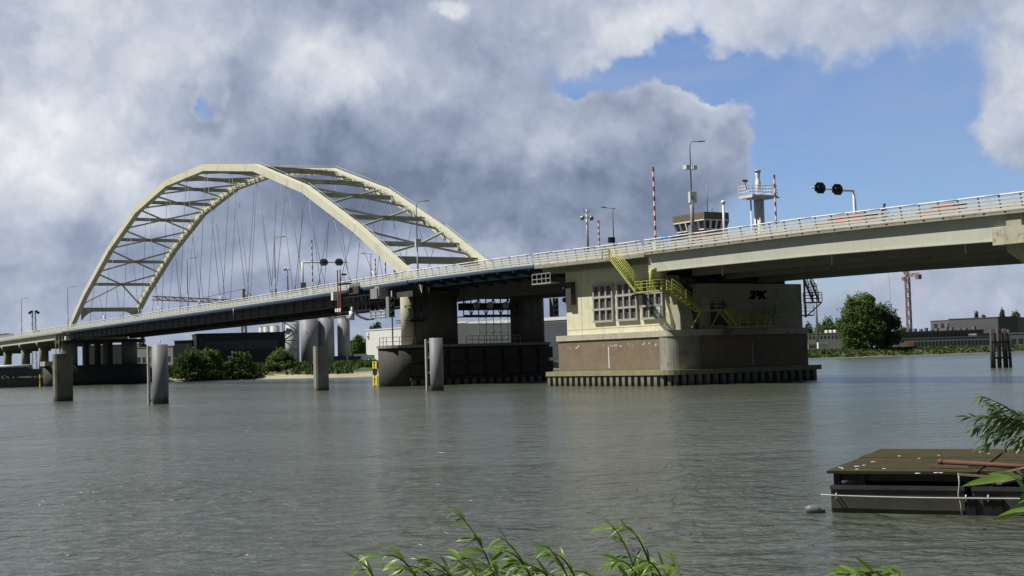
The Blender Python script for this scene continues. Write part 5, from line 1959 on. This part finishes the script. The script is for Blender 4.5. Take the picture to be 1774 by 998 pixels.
# tower cranes
def lattice(mb, a, b, w, n, up=None, r_=.16):
    a, b = Vector(a), Vector(b)
    d = (b - a).normalized()
    s = d.cross(Vector((0, 0, 1)))
    if s.length < .1:
        s = R0.copy()
    s.normalize()
    t_ = s.cross(d)
    cs = [(-1, -1), (1, -1), (1, 1), (-1, 1)]
    for i, j in cs:
        mb.bar(a + s * (i * w / 2) + t_ * (j * w / 2), b + s * (i * w / 2) + t_ * (j * w / 2), r_ * 1.5, r_ * 1.5)
    for k in range(n):
        p, q_ = a.lerp(b, k / n), a.lerp(b, (k + 1) / n)
        for f in range(4):
            c0, c1 = cs[f], cs[(f + 1) % 4]
            if k % 2:
                c0, c1 = c1, c0
            mb.bar(p + s * (c0[0] * w / 2) + t_ * (c0[1] * w / 2), q_ + s * (c1[0] * w / 2) + t_ * (c1[1] * w / 2), r_, r_)
            mb.bar(p + s * (c0[0] * w / 2) + t_ * (c0[1] * w / 2), p + s * (c1[0] * w / 2) + t_ * (c1[1] * w / 2), r_ * .8, r_ * .8)


D = 700
q = gp(1577, D, 2.6)
zt_ = top_z(1572, 480, D)
r = thing('tower_crane', 'red lattice tower crane rising behind the right bank under the girder', 'tower crane', q)
mb = MB()
lattice(mb, q, Vector((q.x, q.y, zt_)), 2.0, 16, r_=.22)
mb.build('mast', M['mast_red'], r)
jd = (R0 * -.6 + F0 * .8).normalized()
tz = Vector((q.x, q.y, zt_))
jt = tz + jd * 12 + Vector((0, 0, 22))
mb = MB()
lattice(mb, tz + Vector((0, 0, .8)), jt, 1.3, 14, r_=.14)
mb.build('jib', M['mast_red'], r)
mb = MB()
lattice(mb, tz + Vector((0, 0, 1.0)), tz - jd * 7.5 + Vector((0, 0, 1.0)), 1.4, 5, r_=.14)
mb.build('counter_jib', M['mast_red'], r)
c = tz - jd * 6.8
MB().box((c.x - 1.1, c.y - 1.1, zt_ - 1.4), (c.x + 1.1, c.y + 1.1, zt_ + .9)).build('counterweight', M['mast_red'], r)
c = tz + jd * 1.8
MB().box((c.x - .9, c.y - .9, zt_ - 1.6), (c.x + .9, c.y + .9, zt_ + .3)).build('operator_cab', M['redbrown'], r)
mb = MB()
c = jt - jd * 1.2
c.z = zt_ - 4
mb.tube([jt, c + Vector((0, 0, -9))], .07, 5)
mb.box((c.x - .35, c.y - .35, c.z - 10), (c.x + .35, c.y + .35, c.z - 9))
mb.build('hoist_rope', M['lampgrey'], r)
MB().bar(tz, tz - jd * 2 + Vector((0, 0, 6)), .8, .8, w1=.3, h1=.3).build('cat_head', M['mast_red'], r)

M['crane_pale'] = pmat('pinkish_crane_paint', (.42, .30, .27), .65, var=.1)  # pale pinkish tone of the distant crane
q = gp(424, 660, 2.6)
zt_ = top_z(423, 500, 660)
zj = top_z(423, 521, 660)
r = thing('tower_crane', 'pale pinkish tower crane with long jib seen through the arch hangers', 'tower crane', q)
mb = MB()
lattice(mb, q, Vector((q.x, q.y, zj)), 2.0, 16, r_=.26)
mb.bar(Vector((q.x, q.y, zj)), Vector((q.x, q.y, zt_)), 1.7, 1.7, w1=1.2, h1=1.2)
mb.build('mast', M['crane_pale'], r)
je = PD(266, 516.5, 600)
a_ = Vector((q.x, q.y, je.z))
mb = MB()
lattice(mb, a_, je, 1.6, 22, r_=.2)
mb.build('jib', M['crane_pale'], r)
mb = MB()
mb.tube([Vector((q.x, q.y, zt_)), a_.lerp(je, .5) + Vector((0, 0, .8))], .14, 5)
mb.tube([Vector((q.x, q.y, zt_)), a_.lerp(je, -.18) + Vector((0, 0, .8))], .14, 5)
mb.build('tie_rope', M['lampgrey'], r)
mb = MB()
lattice(mb, a_, a_.lerp(je, -.2), 1.6, 5, r_=.2)
mb.build('counter_jib', M['crane_pale'], r)


# ------------------------------------------------------------------ trees
def leaf_cloud(name, mat, parent, blobs, n, size, seed, aspect=.55, hang=0.0):
    rng = np.random.default_rng(seed)
    blobs = list(blobs)
    for c, rr_, w in list(blobs):
        for _ in range(2):
            d = rng.normal(size=3)
            d /= np.linalg.norm(d)
            d[2] = abs(d[2]) * .8 + .1
            blobs.append((tuple(np.array(c) + d * np.array(rr_) * .85), tuple(np.array(rr_) * rng.uniform(.22, .42)), w * .13))
    o_ = origin_of(parent) if parent else Vector((0, 0, 0))
    tot = sum(b[2] for b in blobs)
    P_, N_ = [], []
    for c, rr_, w in blobs:
        k = int(n * w / tot)
        d = rng.normal(size=(k, 3))
        d /= np.linalg.norm(d, axis=1)[:, None]
        # lumpy radius
        lum = np.array([mnoise.noise(Vector((float(x[0]) * 2.3 + seed, float(x[1]) * 2.3 + c[0], float(x[2]) * 2.3))) for x in d])
        lum2 = np.array([mnoise.noise(Vector((float(x[0]) * 6 + seed, float(x[1]) * 6, float(x[2]) * 6 + c[1]))) for x in d])
        rad_ = (.50 + .5 * rng.random(k) ** .42) * (1 + .48 * lum + .30 * lum2)
        P_.append(np.array(c) + d * rad_[:, None] * np.array(rr_))
        N_.append(d)
    P_ = np.concatenate(P_)
    N_ = np.concatenate(N_)
    k = len(P_)
    N_ = N_ + rng.normal(size=(k, 3)) * .75
    N_ /= np.linalg.norm(N_, axis=1)[:, None]
    a = np.cross(N_, rng.normal(size=(k, 3)))
    a /= np.linalg.norm(a, axis=1)[:, None]
    if hang:
        a = a * (1 - hang) + np.array([0, 0, -1.0]) * hang
        a /= np.linalg.norm(a, axis=1)[:, None]
    b = np.cross(N_, a)
    s = size * (.6 + .8 * rng.random(k))[:, None]
    q0, q1, q2, q3 = P_ - a * s, P_ + b * s * aspect, P_ + a * s, P_ - b * s * aspect
    vs = np.stack([q0, q1, q2, q3], 1).reshape(-1, 3) - np.array(o_)
    me_ = bpy.data.meshes.new(name)
    fs = np.arange(k * 4).reshape(-1, 4)
    me_.from_pydata(vs.tolist(), [], fs.tolist())
    me_.materials.append(M[mat])
    ob = bpy.data.objects.new(name, me_)
    COL.objects.link(ob)
    ob.parent = parent
    return ob


def tree(name, label, cat, base, blobs, mat, n, size, seed, group=None, trunk_r=.35, stems=1, hang=0.0):
    """blobs: (right offset, forward offset, height, (radius right, radius forward, radius up), weight)"""
    r = thing(name, label, cat, base, group)
    bl = []
    hi = max(b[2] for b in blobs)
    mb = MB()
    rr_ = random.Random(seed)
    for b in blobs:
        c = Vector(base) + R0 * b[0] + F0 * b[1]
        c.z = base[2] + b[2]
        bl.append(((c.x, c.y, c.z), (b[3][0] * .8 + b[3][1] * .2, b[3][0] * .2 + b[3][1] * .8, b[3][2]), b[4]))
        mid_ = Vector(base).lerp(c, .5) + Vector((rr_.uniform(-.3, .3), rr_.uniform(-.3, .3), 0))
        mb.tube([Vector(base) + Vector((rr_.uniform(-.2, .2), 0, -.4)), mid_, c, c + Vector((0, 0, b[3][2] * .6))], [trunk_r, trunk_r * .7, trunk_r * .4, trunk_r * .12], 8)
        for j in range(4):
            a_ = rr_.uniform(0, 6.28)
            e_ = c + Vector((math.cos(a_) * b[3][0] * .6, math.sin(a_) * b[3][1] * .6, rr_.uniform(0, .5) * b[3][2]))
            mb.tube([mid_.lerp(c, .5), mid_.lerp(c, .5).lerp(e_, .6) + Vector((0, 0, .3)), e_], [trunk_r * .35, trunk_r * .2, trunk_r * .06], 6)
    mb.build('trunk', M['bark'], r)
    leaf_cloud('crown', mat, r, bl, n, size, seed, hang=hang)
    return r


gD = 545
bs = gp(1497, gD, 2.6)
bs.z = land_z(bs.x, bs.y)
tree('broadleaf_tree', 'large round dark green tree on the right bank, tallest there', 'tree', tuple(bs),
     [(-1.5, 0, 13.0, (6.6, 6.5, 9.0), 3.2), (-3.6, 0, 7.2, (6.4, 6.5, 6.6), 2.4), (1.5, 1, 18.0, (3.6, 4, 4.2), 1.0), (2.6, -1, 7.5, (6.2, 6, 7.0), 2.2), (-4, 0, 13.5, (4.0, 5, 5), 1.0), (-1, 0, 3.4, (7.2, 6, 3.6), 1.4), (-6.2, 0, 9.5, (3.0, 3.5, 4.2), .6), (4.6, 0, 14.0, (2.6, 3, 3.0), .45), (-3.6, 0, 17.0, (2.2, 3, 2.6), .35)], 'leaf_mid', 15000, .48, 21, trunk_r=.6)
bs = gp(1530, gD + 6, 2.6)
bs.z = land_z(bs.x, bs.y)
tree('broadleaf_tree', 'greyer tree with a round top leaning against the right side of the large dark tree', 'tree', tuple(bs),
     [(.6, 0, 12.5, (4.6, 5, 5.6), 2), (2.6, 0, 8.0, (4.2, 5, 5.0), 1.6), (-2, 0, 7.5, (4.4, 5, 5.5), 1.5), (-.5, 0, 4.2, (4.5, 5, 2.6), .7), (4.8, 0, 10.5, (2.2, 3, 2.4), .35), (3.4, 0, 3.6, (4.0, 4, 2.4), .5)], 'leaf_grey', 9000, .48, 22, trunk_r=.45)
far_trees = [(1438, 680, 548, 14, 'leaf_mid', 'pale background tree left of the large tree'), (1420, 690, 562, 11, 'leaf_pale', 'low rounded background tree behind the telecom mast'), (1402, 700, 560, 9, 'leaf_dark', 'dark background tree beside the machine house pier'),
             (1455, 690, 552, 9, 'leaf_dark', 'background tree tucked against the left of the large tree'), (1566, 760, 566, 8, 'leaf_mid', 'small round tree at the foot of the red crane'), (1694, 700, 541, 7, 'leaf_dark', 'dark pointed tree behind the grey hall roof, left one'),
             (1707, 700, 545, 8, 'leaf_dark', 'dark broad tree behind the grey hall roof'), (1739, 690, 536, 6, 'leaf_dark', 'slender poplar above the hall corner'), (1762, 690, 538, 12, 'leaf_pale', 'pale green tree above the hall at the right edge'),
             (653, 520, 562, 20, 'leaf_dark', 'dark tree top showing above the white warehouse'), (622, 500, 581, 13, 'leaf_mid', 'mid green tree between the narrow silo and the white warehouse'), (612, 505, 590, 9, 'leaf_mid', 'low tree right beside the narrow silo'),
             (246, 520, 586, 9, 'leaf_grey', 'greyish tree behind the right column of the shore pier')]
for i, (px, D, pyt, hw, mm, lb) in enumerate(far_trees):
    bs = gp(px, D, 2.8)
    H = top_z(px, pyt, D) - 2.8
    w_ = hw * D / 2400
    pop = 'slender' in lb or 'pointed' in lb
    rr = random.Random(40 + i)
    bl = [(0, 0, H * .62, (w_ * .8, w_ * .8, H * .38), 2), (-w_ * .45, 0, H * .45, (w_ * .62, w_ * .7, H * .30), 1.2), (w_ * .45, .5, H * .42, (w_ * .6, w_ * .7, H * .30), 1.2), (rr.uniform(-.2, .2) * w_, 0, H * .25, (w_ * .8, w_ * .8, H * .22), 1)]
    if pop:
        bl = [(0, 0, H * .55, (w_ * .7, w_ * .7, H * .45), 2), (0, 0, H * .3, (w_, w_, H * .3), 1)]
    tree('broadleaf_tree' if not pop else 'poplar_tree', lb, 'tree', tuple(bs), bl, mm, 2600 if hw < 15 else 4200, .55, 40 + i, group='trees behind the far banks', trunk_r=.3)
bushes = [(332, 356, 664, 603, 27, 'leaf_dark', 'large dark bush at the water edge, leftmost of the bushes'), (362, 358, 662, 603, 24, 'leaf_mid', 'large bush overlapping the dark leftmost bush'), (415, 362, 657, 608, 25, 'leaf_dark', 'rounded dark bush in front of the charcoal office'),
          (487, 366, 655, 604, 22, 'leaf_pale', 'pale feathery willow bush near the stair tower')]
for i, (px, D, pyb, pyt, hw, mm, lb) in enumerate(bushes):
    bs = gp(px, D, 0)
    bs.z = max(.3, land_z(bs.x, bs.y))
    H = top_z(px, pyt, D) - bs.z
    w_ = hw * D / 2400
    bl = [(0, 0, H * .55, (w_ * .75, w_ * .8, H * .45), 2), (-w_ * .45, -.5, H * .38, (w_ * .6, w_ * .7, H * .36), 1.3), (w_ * .45, .3, H * .36, (w_ * .6, w_ * .7, H * .34), 1.3), (0, -1, H * .18, (w_ * 1.1, w_ * .8, H * .2), 1), (w_ * .9, -.5, H * .14, (w_ * .6, w_ * .6, H * .18), .6)]
    tree('shore_bush', lb, 'bush', tuple(bs), bl, mm, 4200, .36, 80 + i, group='bushes on the left far shore', trunk_r=.14, hang=.35 if mm == 'leaf_pale' else 0)


def scatter(name, mat, pts, size, seed, hgt, aspect=.3):
    rng = np.random.default_rng(seed)
    P_ = np.array(pts)
    k = len(P_)
    az = rng.random(k) * 6.283
    tilt = rng.normal(size=(k, 2)) * .35
    up_ = np.stack([tilt[:, 0], tilt[:, 1], np.ones(k)], 1)
    up_ /= np.linalg.norm(up_, axis=1)[:, None]
    sd = np.stack([np.cos(az), np.sin(az), np.zeros(k)], 1)
    s = (size * (.5 + rng.random(k)))[:, None]
    h = (hgt * (.4 + .9 * rng.random(k)))[:, None]
    vs = np.stack([P_ - sd * s * aspect, P_ + sd * s * aspect, P_ + up_ * h + sd * s * aspect * .5, P_ + up_ * h * 1.15 - sd * s * aspect * .3], 1).reshape(-1, 3)
    me_ = bpy.data.meshes.new(name)
    me_.from_pydata(vs.tolist(), [], np.arange(k * 4).reshape(-1, 4).tolist())
    me_.materials.append(M[mat])
    ob = bpy.data.objects.new(name, me_)
    COL.objects.link(ob)
    return tag(ob, kind='stuff')


rr = random.Random(77)
pts = []
while len(pts) < 9000:
    v = rr.uniform(113, 205)
    d = rr.uniform(bank_w(v) * .42, bank_w(v) + 14)
    u = bank_u(v) - d
    if mnoise.noise(Vector((u * .09, v * .09, 5))) < -.12 + .5 * (1 if d < bank_w(v) * .6 else 0) * rr.random():
        continue
    pts.append((u, v, land_z(u, v) - .1))
tag(scatter('weeds', 'weeds', pts, .9, 3, 1.25, .45), 'tall green weeds and grass covering the left far bank', 'weeds')
pts = []
while len(pts) < 9000:
    v = rr.uniform(330, 560)
    d = rr.uniform(4, 26)
    u = bank_u(v) - d
    pts.append((u, v, land_z(u, v) - .1))
tag(scatter('grass', 'weeds', pts, .9, 4, .7, .6), 'rough green grass on the right far bank', 'grass')
pts = []
while len(pts) < 1200:
    v = rr.uniform(30, 86)
    u = -345 - rr.uniform(.4, 3.5)
    pts.append((u, v, 2.65))
tag(scatter('grass', 'weeds', pts, .8, 5, .45, .6), 'strip of green grass along the top of the left quay', 'grass')

# ------------------------------------------------------------------ floating dock
dk_n = PZ(1441, 888)
de = (PZ(1678, 892.5) - dk_n)
de.z = 0
de.normalize()
dw = Vector((-de.y, de.x, 0))
if dw.dot(F0) < 0:
    dw = -dw


def dk(a, b, z):
    """dock frame: a along the front edge, b away from the camera"""
    p = dk_n + de * a + dw * b
    return Vector((p.x, p.y, z))


def dbox(mb, a0, a1, b0, b1, z0, z1):
    ps = [dk(a0, b0, 0), dk(a1, b0, 0), dk(a1, b1, 0), dk(a0, b1, 0)]
    return mb.prism([(p.x, p.y) for p in ps], 'z', z0, z1)


DL, DW = 15.0, 6.1
dock = thing('floating_dock', 'weathered floating dock of brown boards on black steel hulls at lower right', 'dock', tuple(dk_n))
rr = random.Random(31)
for s0, s1 in ((-.04, 2.78), (2.84, 7.0), (7.06, 11.2), (11.26, DL)):
    nb = 9
    for j in range(nb):
        b0, b1 = -.05 + DW * j / nb, -.05 + DW * (j + 1) / nb - .012
        mb = MB()
        dz = rr.uniform(-.006, .006)
        dbox(mb, s0 + rr.uniform(-.015, .015), s1, b0, b1, .775 + dz, .83 + dz)
        mb.build('deck_board', M['dockdeck'], dock)
for b0 in (.12, 2.9, 5.6):
    mb = MB()
    dbox(mb, .05, DL, b0, b0 + .16, .62, .774)
    mb.build('joist', M['timber'], dock)
for s0, s1 in ((0.0, 2.52), (2.66, 7.0), (7.2, DL)):
    for b0, b1 in ((0, 2.3), (3.6, DW)):
        mb = MB()
        dbox(mb, s0, s1, b0, b1, -.45, .53)
        h_ = mb.build('hull', M['dockhull'], dock)
        mb = MB()
        dbox(mb, s0 - .01, s1 + .01, b0 - .03, b0 - .002, .46, .54)
        mb.build('hull_rim', M['dockhull'], h_)
for a_ in (.06, .55, 2.55, 2.62, 4.4, 7.05, 9.5):
    mb = MB()
    dbox(mb, a_, a_ + .12, .02, .2, .53, .775)
    mb.build('bracket', M['black'], dock)
for a_, b_, z0, z1 in ((.25, .8, .60, .66), (.3, .65, .68, .71), (2.9, 3.6, .58, .66), (4.0, 6.8, .60, .64)):
    mb = MB()
    dbox(mb, a_, b_, .4, .55, z0, z1)
    mb.build('strut', M['frame'] if a_ < 1 else M['timber'], dock)
for a_ in (.12, 2.56, 2.96):
    mb = MB()
    c = dk(a_, -.03, .33)
    mb.tube([c + Vector((0, 0, .05)) + dw * .04, c - dw * .06 + Vector((0, 0, .05)), c - dw * .06 - Vector((0, 0, .06)), c + dw * .04 - Vector((0, 0, .06))], .018, 6)
    mb.build('mooring_eye', M['galv'], dock)
for a0, a1 in ((2.54, 2.72), (2.86, 3.2)):
    mb = MB()
    dbox(mb, a0, a1, -.06, -.005, -.3, .36)
    mb.build('fender_block', M['black'], dock)
rope = [dk(-.18, -.10, .36)] + [dk(a_, -.09, .345 - .012 * math.sin(a_ * 1.1) - .006 * a_) for a_ in lin(.1, 8, 24)]
r = MB().tube(rope, .016, 6).build('mooring_rope', M['rope'])
tag(r, 'pale mooring rope strung along the black hull of the dock', 'rope')
r = MB().tube([dk(2.44, -.08, .80), dk(2.45, -.09, .6), dk(2.42, -.085, .4), dk(2.46, -.08, .2), dk(2.47, -.075, -.05)], .014, 6).build('hanging_rope', M['rope'])
tag(r, 'short rope hanging straight down the front of the dock', 'rope')
p0, p1 = PZ(1628, 800, .90), PZ(1768, 808, .90)
pr = thing('rusty_pipe', 'long rusty orange pipe lying across the dock boards', 'pipe', tuple((p0 + p1) / 2))
p1 = p0 + (p1 - p0) * 1.35
MB().tube([p0, p1], .048, 14).build('pipe_barrel', M['rust'], pr)
MB().tube([p0 - (p1 - p0).normalized() * .02, p0 + (p1 - p0).normalized() * .10], .056, 14).build('pipe_collar', M['rust'], pr)
for i, (x0, y0_, x1, y1_, w_, lb) in enumerate([(1612, 807, 1680, 809, .05, 'thin grey batten lying just below the rusty pipe'), (1715, 826, 1790, 808, .12, 'broad grey plank propped on the dock at the right edge'), (1730, 838, 1800, 822, .10, 'lower grey plank beside the broad plank at the right edge'),
                                                 (1662, 822, 1720, 826, .06, 'dark batten lying near the front edge of the dock')]):
    a_, b_ = PZ(x0, y0_, .87 + .012 * i), PZ(x1, y1_, .87 + .05 * (i in (1, 2)) + .012 * i)
    tag(MB().bar(a_, b_, w_, .035).build('plank', M['plank'], None), lb, 'plank')
# bird droppings and scraps
mb = MB()
for x, y in ((1497, 806), (1513, 800), (1456, 810), (1460, 812), (1485, 813), (1532, 812), (1592, 794), (1626, 789), (1630, 819), (1622, 819), (1558, 790), (1700, 783), (1712, 786), (1764, 782), (1485, 808), (1590, 820)):
    c = PZ(x, y, .842)
    w_ = rr.uniform(.03, .07)
    pp = [(c.x + w_ * rr.uniform(.6, 1.2) * math.cos(a_), c.y + w_ * rr.uniform(.5, 1) * math.sin(a_)) for a_ in (0, 1.1, 2.3, 3.3, 4.4, 5.3)]
    mb.prism(pp, 'z', .838, .846)
tag(mb.build('bird_droppings', M['white']), 'small white droppings scattered on the dock boards', 'droppings', kind='stuff')
by = PZ(1410, 889)
r = thing('fender_buoy', 'small grey fender buoy floating left of the dock', 'buoy', tuple(by))
dx = (R0 * .96 + F0 * -.2).normalized()
pts = [by + dx * t_ + Vector((0, 0, .06 - t_ * .16)) for t_ in lin(-.17, .17, 9)]
rs = [.02, .07, .09, .096, .096, .094, .085, .06, .02]
MB().tube(pts, rs, 14).build('buoy_body', M['buoy'], r)
MB().tube([pts[-2], pts[-1] + dx * .05], .035, 10).build('buoy_eye', M['black'], r)


# ------------------------------------------------------------------ willows near the camera
def leaf(mb, base, d, n_, L, w, curl):
    d = d.normalized()
    s = d.cross(n_)
    if s.length < .05:
        s = d.cross(Vector((1, 0, 0)))
    s.normalize()
    n_ = s.cross(d).normalized()
    st_ = ((0, .12), (.25, .85), (.55, 1.0), (.8, .6), (1, .02))
    vs, fs = [], []
    for t_, ww in st_:
        c = base + d * (L * t_) - n_ * (curl * L * t_ * t_)
        vs += [c - s * (w * ww) + n_ * (w * .35 * ww), c, c + s * (w * ww) + n_ * (w * .35 * ww)]
    for i in range(len(st_) - 1):
        for j in (0, 1):
            fs.append((i * 3 + j, i * 3 + j + 1, i * 3 + 4 + j, i * 3 + 3 + j))
    mb.add(vs, fs, True)


def bez(p0, p1, p2, n):
    return [p0 * (1 - t_) ** 2 + p1 * (2 * t_ * (1 - t_)) + p2 * t_ * t_ for t_ in lin(0, 1, n)]


WIND = (-R0 * .9 + Vector((0, 0, -.15)) - F0 * .1)


def sprig(stem, fol, pts, r0, nleaf, L, rnd, start=.25, wind=.7, w=.115, droop=.4):
    stem.tube(pts, [r0 * (1 - .8 * i / (len(pts) - 1)) for i in range(len(pts))], 6)
    for k in range(nleaf):
        t_ = start + (1 - start) * (k + rnd.uniform(0, .6)) / nleaf
        f = t_ * (len(pts) - 1)
        i = min(int(f), len(pts) - 2)
        p = pts[i].lerp(pts[i + 1], f - i)
        tg = (pts[i + 1] - pts[i]).normalized()
        a_ = k * 2.4 + rnd.uniform(-.5, .5)
        sd = tg.cross(Vector((math.cos(a_), math.sin(a_), .3)))
        d = tg * .75 + sd * .75 + WIND * wind * rnd.uniform(.4, 1.2) + Vector((0, 0, -droop * rnd.random()))
        n_ = Vector((rnd.uniform(-.5, .5), rnd.uniform(-.5, .5), 1)) - F0 * .5
        ll = L * rnd.uniform(.45, 1.2) * (1 - .25 * abs(t_ - .6))
        leaf(fol, p, d, n_, ll, ll * w * rnd.uniform(.75, 1.25), rnd.uniform(-.1, .6))


def willow(name, label, D, stems, L, seed, mat='willow', wind=.7, group=None):
    rnd = random.Random(seed)
    b0 = PD(stems[0][0][0], stems[0][0][1], D)
    r = thing(name, label, 'willow', tuple(b0), group)
    sm, fo = MB(), MB()
    for (ax, ay), (bx, by_), (cx_, cy_), nl, *dd in stems:
        d_ = D + (dd[0] if dd else rnd.uniform(-.35, .35))
        pts = bez(PD(ax, ay, d_), PD(bx, by_, d_ + rnd.uniform(-.1, .1)), PD(cx_, cy_, d_ + rnd.uniform(-.15, .15)), 14)
        sm = MB()
        sprig(sm, fo, pts, .0060, nl, L, rnd, wind=wind)
        sm.build('stem', M['stem'], r)
    fo.build('foliage', M[mat], r)
    return r


rnd = random.Random(99)
st_l = [((905, 1180), (852, 925), (786, 886), 17, 0.1), ((985, 1180), (925, 965), (866, 930), 16, .2), ((1040, 1180), (990, 975), (945, 945), 16, .1)]
for k in range(14):
    x = 700 + k * 23 + rnd.uniform(-10, 10)
    y = rnd.uniform(958, 992)
    st_l.append(((x + rnd.uniform(60, 110), 1150), (x + rnd.uniform(25, 50), y - 20), (x - rnd.uniform(15, 45), y + rnd.uniform(-6, 12)), 14))
st_l.append(((690, 1150), (660, 985), (622, 972), 18, .2))
willow('willow_shrub', 'bright green willow shrub with one tall drooping shoot at the bottom centre', 4.7, st_l, .078, 5)
st_r = [((1130, 1180), (1108, 930), (1046, 901), 15, 0), ((1155, 1180), (1140, 925), (1075, 908), 15, .15), ((1200, 1150), (1185, 990), (1168, 972), 14)]
for k in range(6):
    x = 1070 + k * 14
    y = rnd.uniform(965, 992)
    st_r.append(((x + 50, 1150), (x + 30, y - 10), (x - 18, y + 6), 18))
willow('willow_shrub', 'thin willow shrub with two arching shoots right of the bottom centre', 4.7, st_r, .078, 6)
st_c = []
for k in range(7):
    x = 1462 + k * 18
    y = rnd.uniform(984, 994)
    st_c.append(((x + 70, 1150), (x + 40, y - 8), (x - 16, y + 3), 16))
willow('willow_shrub', 'low willow tips just showing at the bottom edge under the dock', 4.2, st_c, .075, 7)

# willow tree standing outside the right edge; one limb reaches into the picture
tb = PD(2050, 1250, 6.4)
tb.z = 1.0
r = thing('willow_tree', 'grey green willow branch reaching in over the dock from the right edge', 'willow', tuple(tb))
lim0 = PD(2040, 700, 6.4)
MB().tube([tb + Vector((0, 0, -.6)), tb + Vector((.1, .05, 1.0)), lim0, lim0 + Vector((.1, 0, 1.6))], [.16, .13, .10, .05], 12).build('trunk', M['bark'], r)
sm, fo = MB(), MB()
rn = random.Random(14)
limb = bez(lim0, PD(1850, 735, 6.2), PD(1735, 742, 6.1), 14)
sm.tube(limb, [.03 - .0016 * i for i in range(14)], 8)
for (ax, ay), (bx, by_), (cx_, cy_), nl in [((1850, 738), (1770, 725), (1676, 722), 34), ((1800, 742), (1740, 700), (1700, 686), 26), ((1780, 742), (1740, 745), (1700, 780), 26), ((1800, 742), (1750, 728), (1722, 706), 26), ((1830, 742), (1780, 752), (1745, 765), 22),
                                            ((1850, 738), (1795, 745), (1762, 770), 22), ((1850, 735), (1800, 715), (1764, 722), 22), ((1760, 742), (1720, 735), (1690, 740), 22), ((1790, 742), (1735, 738), (1704, 760), 24), ((1770, 740), (1740, 718), (1715, 715), 22)]:
    d_ = 6.1 + rn.uniform(-.25, .25)
    sprig(sm, fo, bez(PD(ax, ay, d_), PD(bx, by_, d_), PD(cx_, cy_, d_), 12), .005, int(nl * 1.05), .070, rn, start=.15, wind=.35, w=.11, droop=.9)
sm.build('limb', M['stem'], r)
fo.build('foliage', M['willow_dk'], r)
# close leaves at the right edge
rn = random.Random(3)
nb = PD(1900, 1180, 2.5)
r = thing('willow_shrub', 'close blurred looking willow leaves hanging in at the right edge before the dock', 'willow', tuple(nb))
sm, fo = MB(), MB()
sm.tube(bez(nb, PD(1850, 900, 2.5), PD(1760, 812, 2.5), 12), [.007 - .0004 * i for i in range(12)], 6)
for (x0, y0_), (x1, y1_), w in [((1768, 824), (1668, 838), .08), ((1772, 832), (1735, 818), .13), ((1790, 880), (1752, 812), .11), ((1800, 880), (1722, 897), .09), ((1790, 850), (1765, 870), .12), ((1768, 826), (1712, 818), .09)]:
    a_, b_ = PD(x0, y0_, 2.5), PD(x1, y1_, 2.46)
    L = (b_ - a_).length
    leaf(fo, a_, b_ - a_, Vector((0, 0, 1)) - F0 * .8, L, L * w, .05)
sm.build('stems', M['stem'], r)
fo.build('foliage', M['willow'], r)

# text objects become meshes
bpy.context.view_layer.update()
dg = bpy.context.evaluated_depsgraph_get()
for o_ in [o_ for o_ in COL.objects if o_.type == 'FONT']:
    me_ = bpy.data.meshes.new_from_object(o_.evaluated_get(dg))
    n_ = bpy.data.objects.new(o_.data.name if not o_.name.startswith('graffiti') else 'graffiti', me_)
    COL.objects.link(n_)
    n_.parent = o_.parent
    n_.location = o_.location
    n_.rotation_euler = o_.rotation_euler
    n_.scale = o_.scale
    nm = o_.name
    bpy.data.objects.remove(o_)
    n_.name = nm
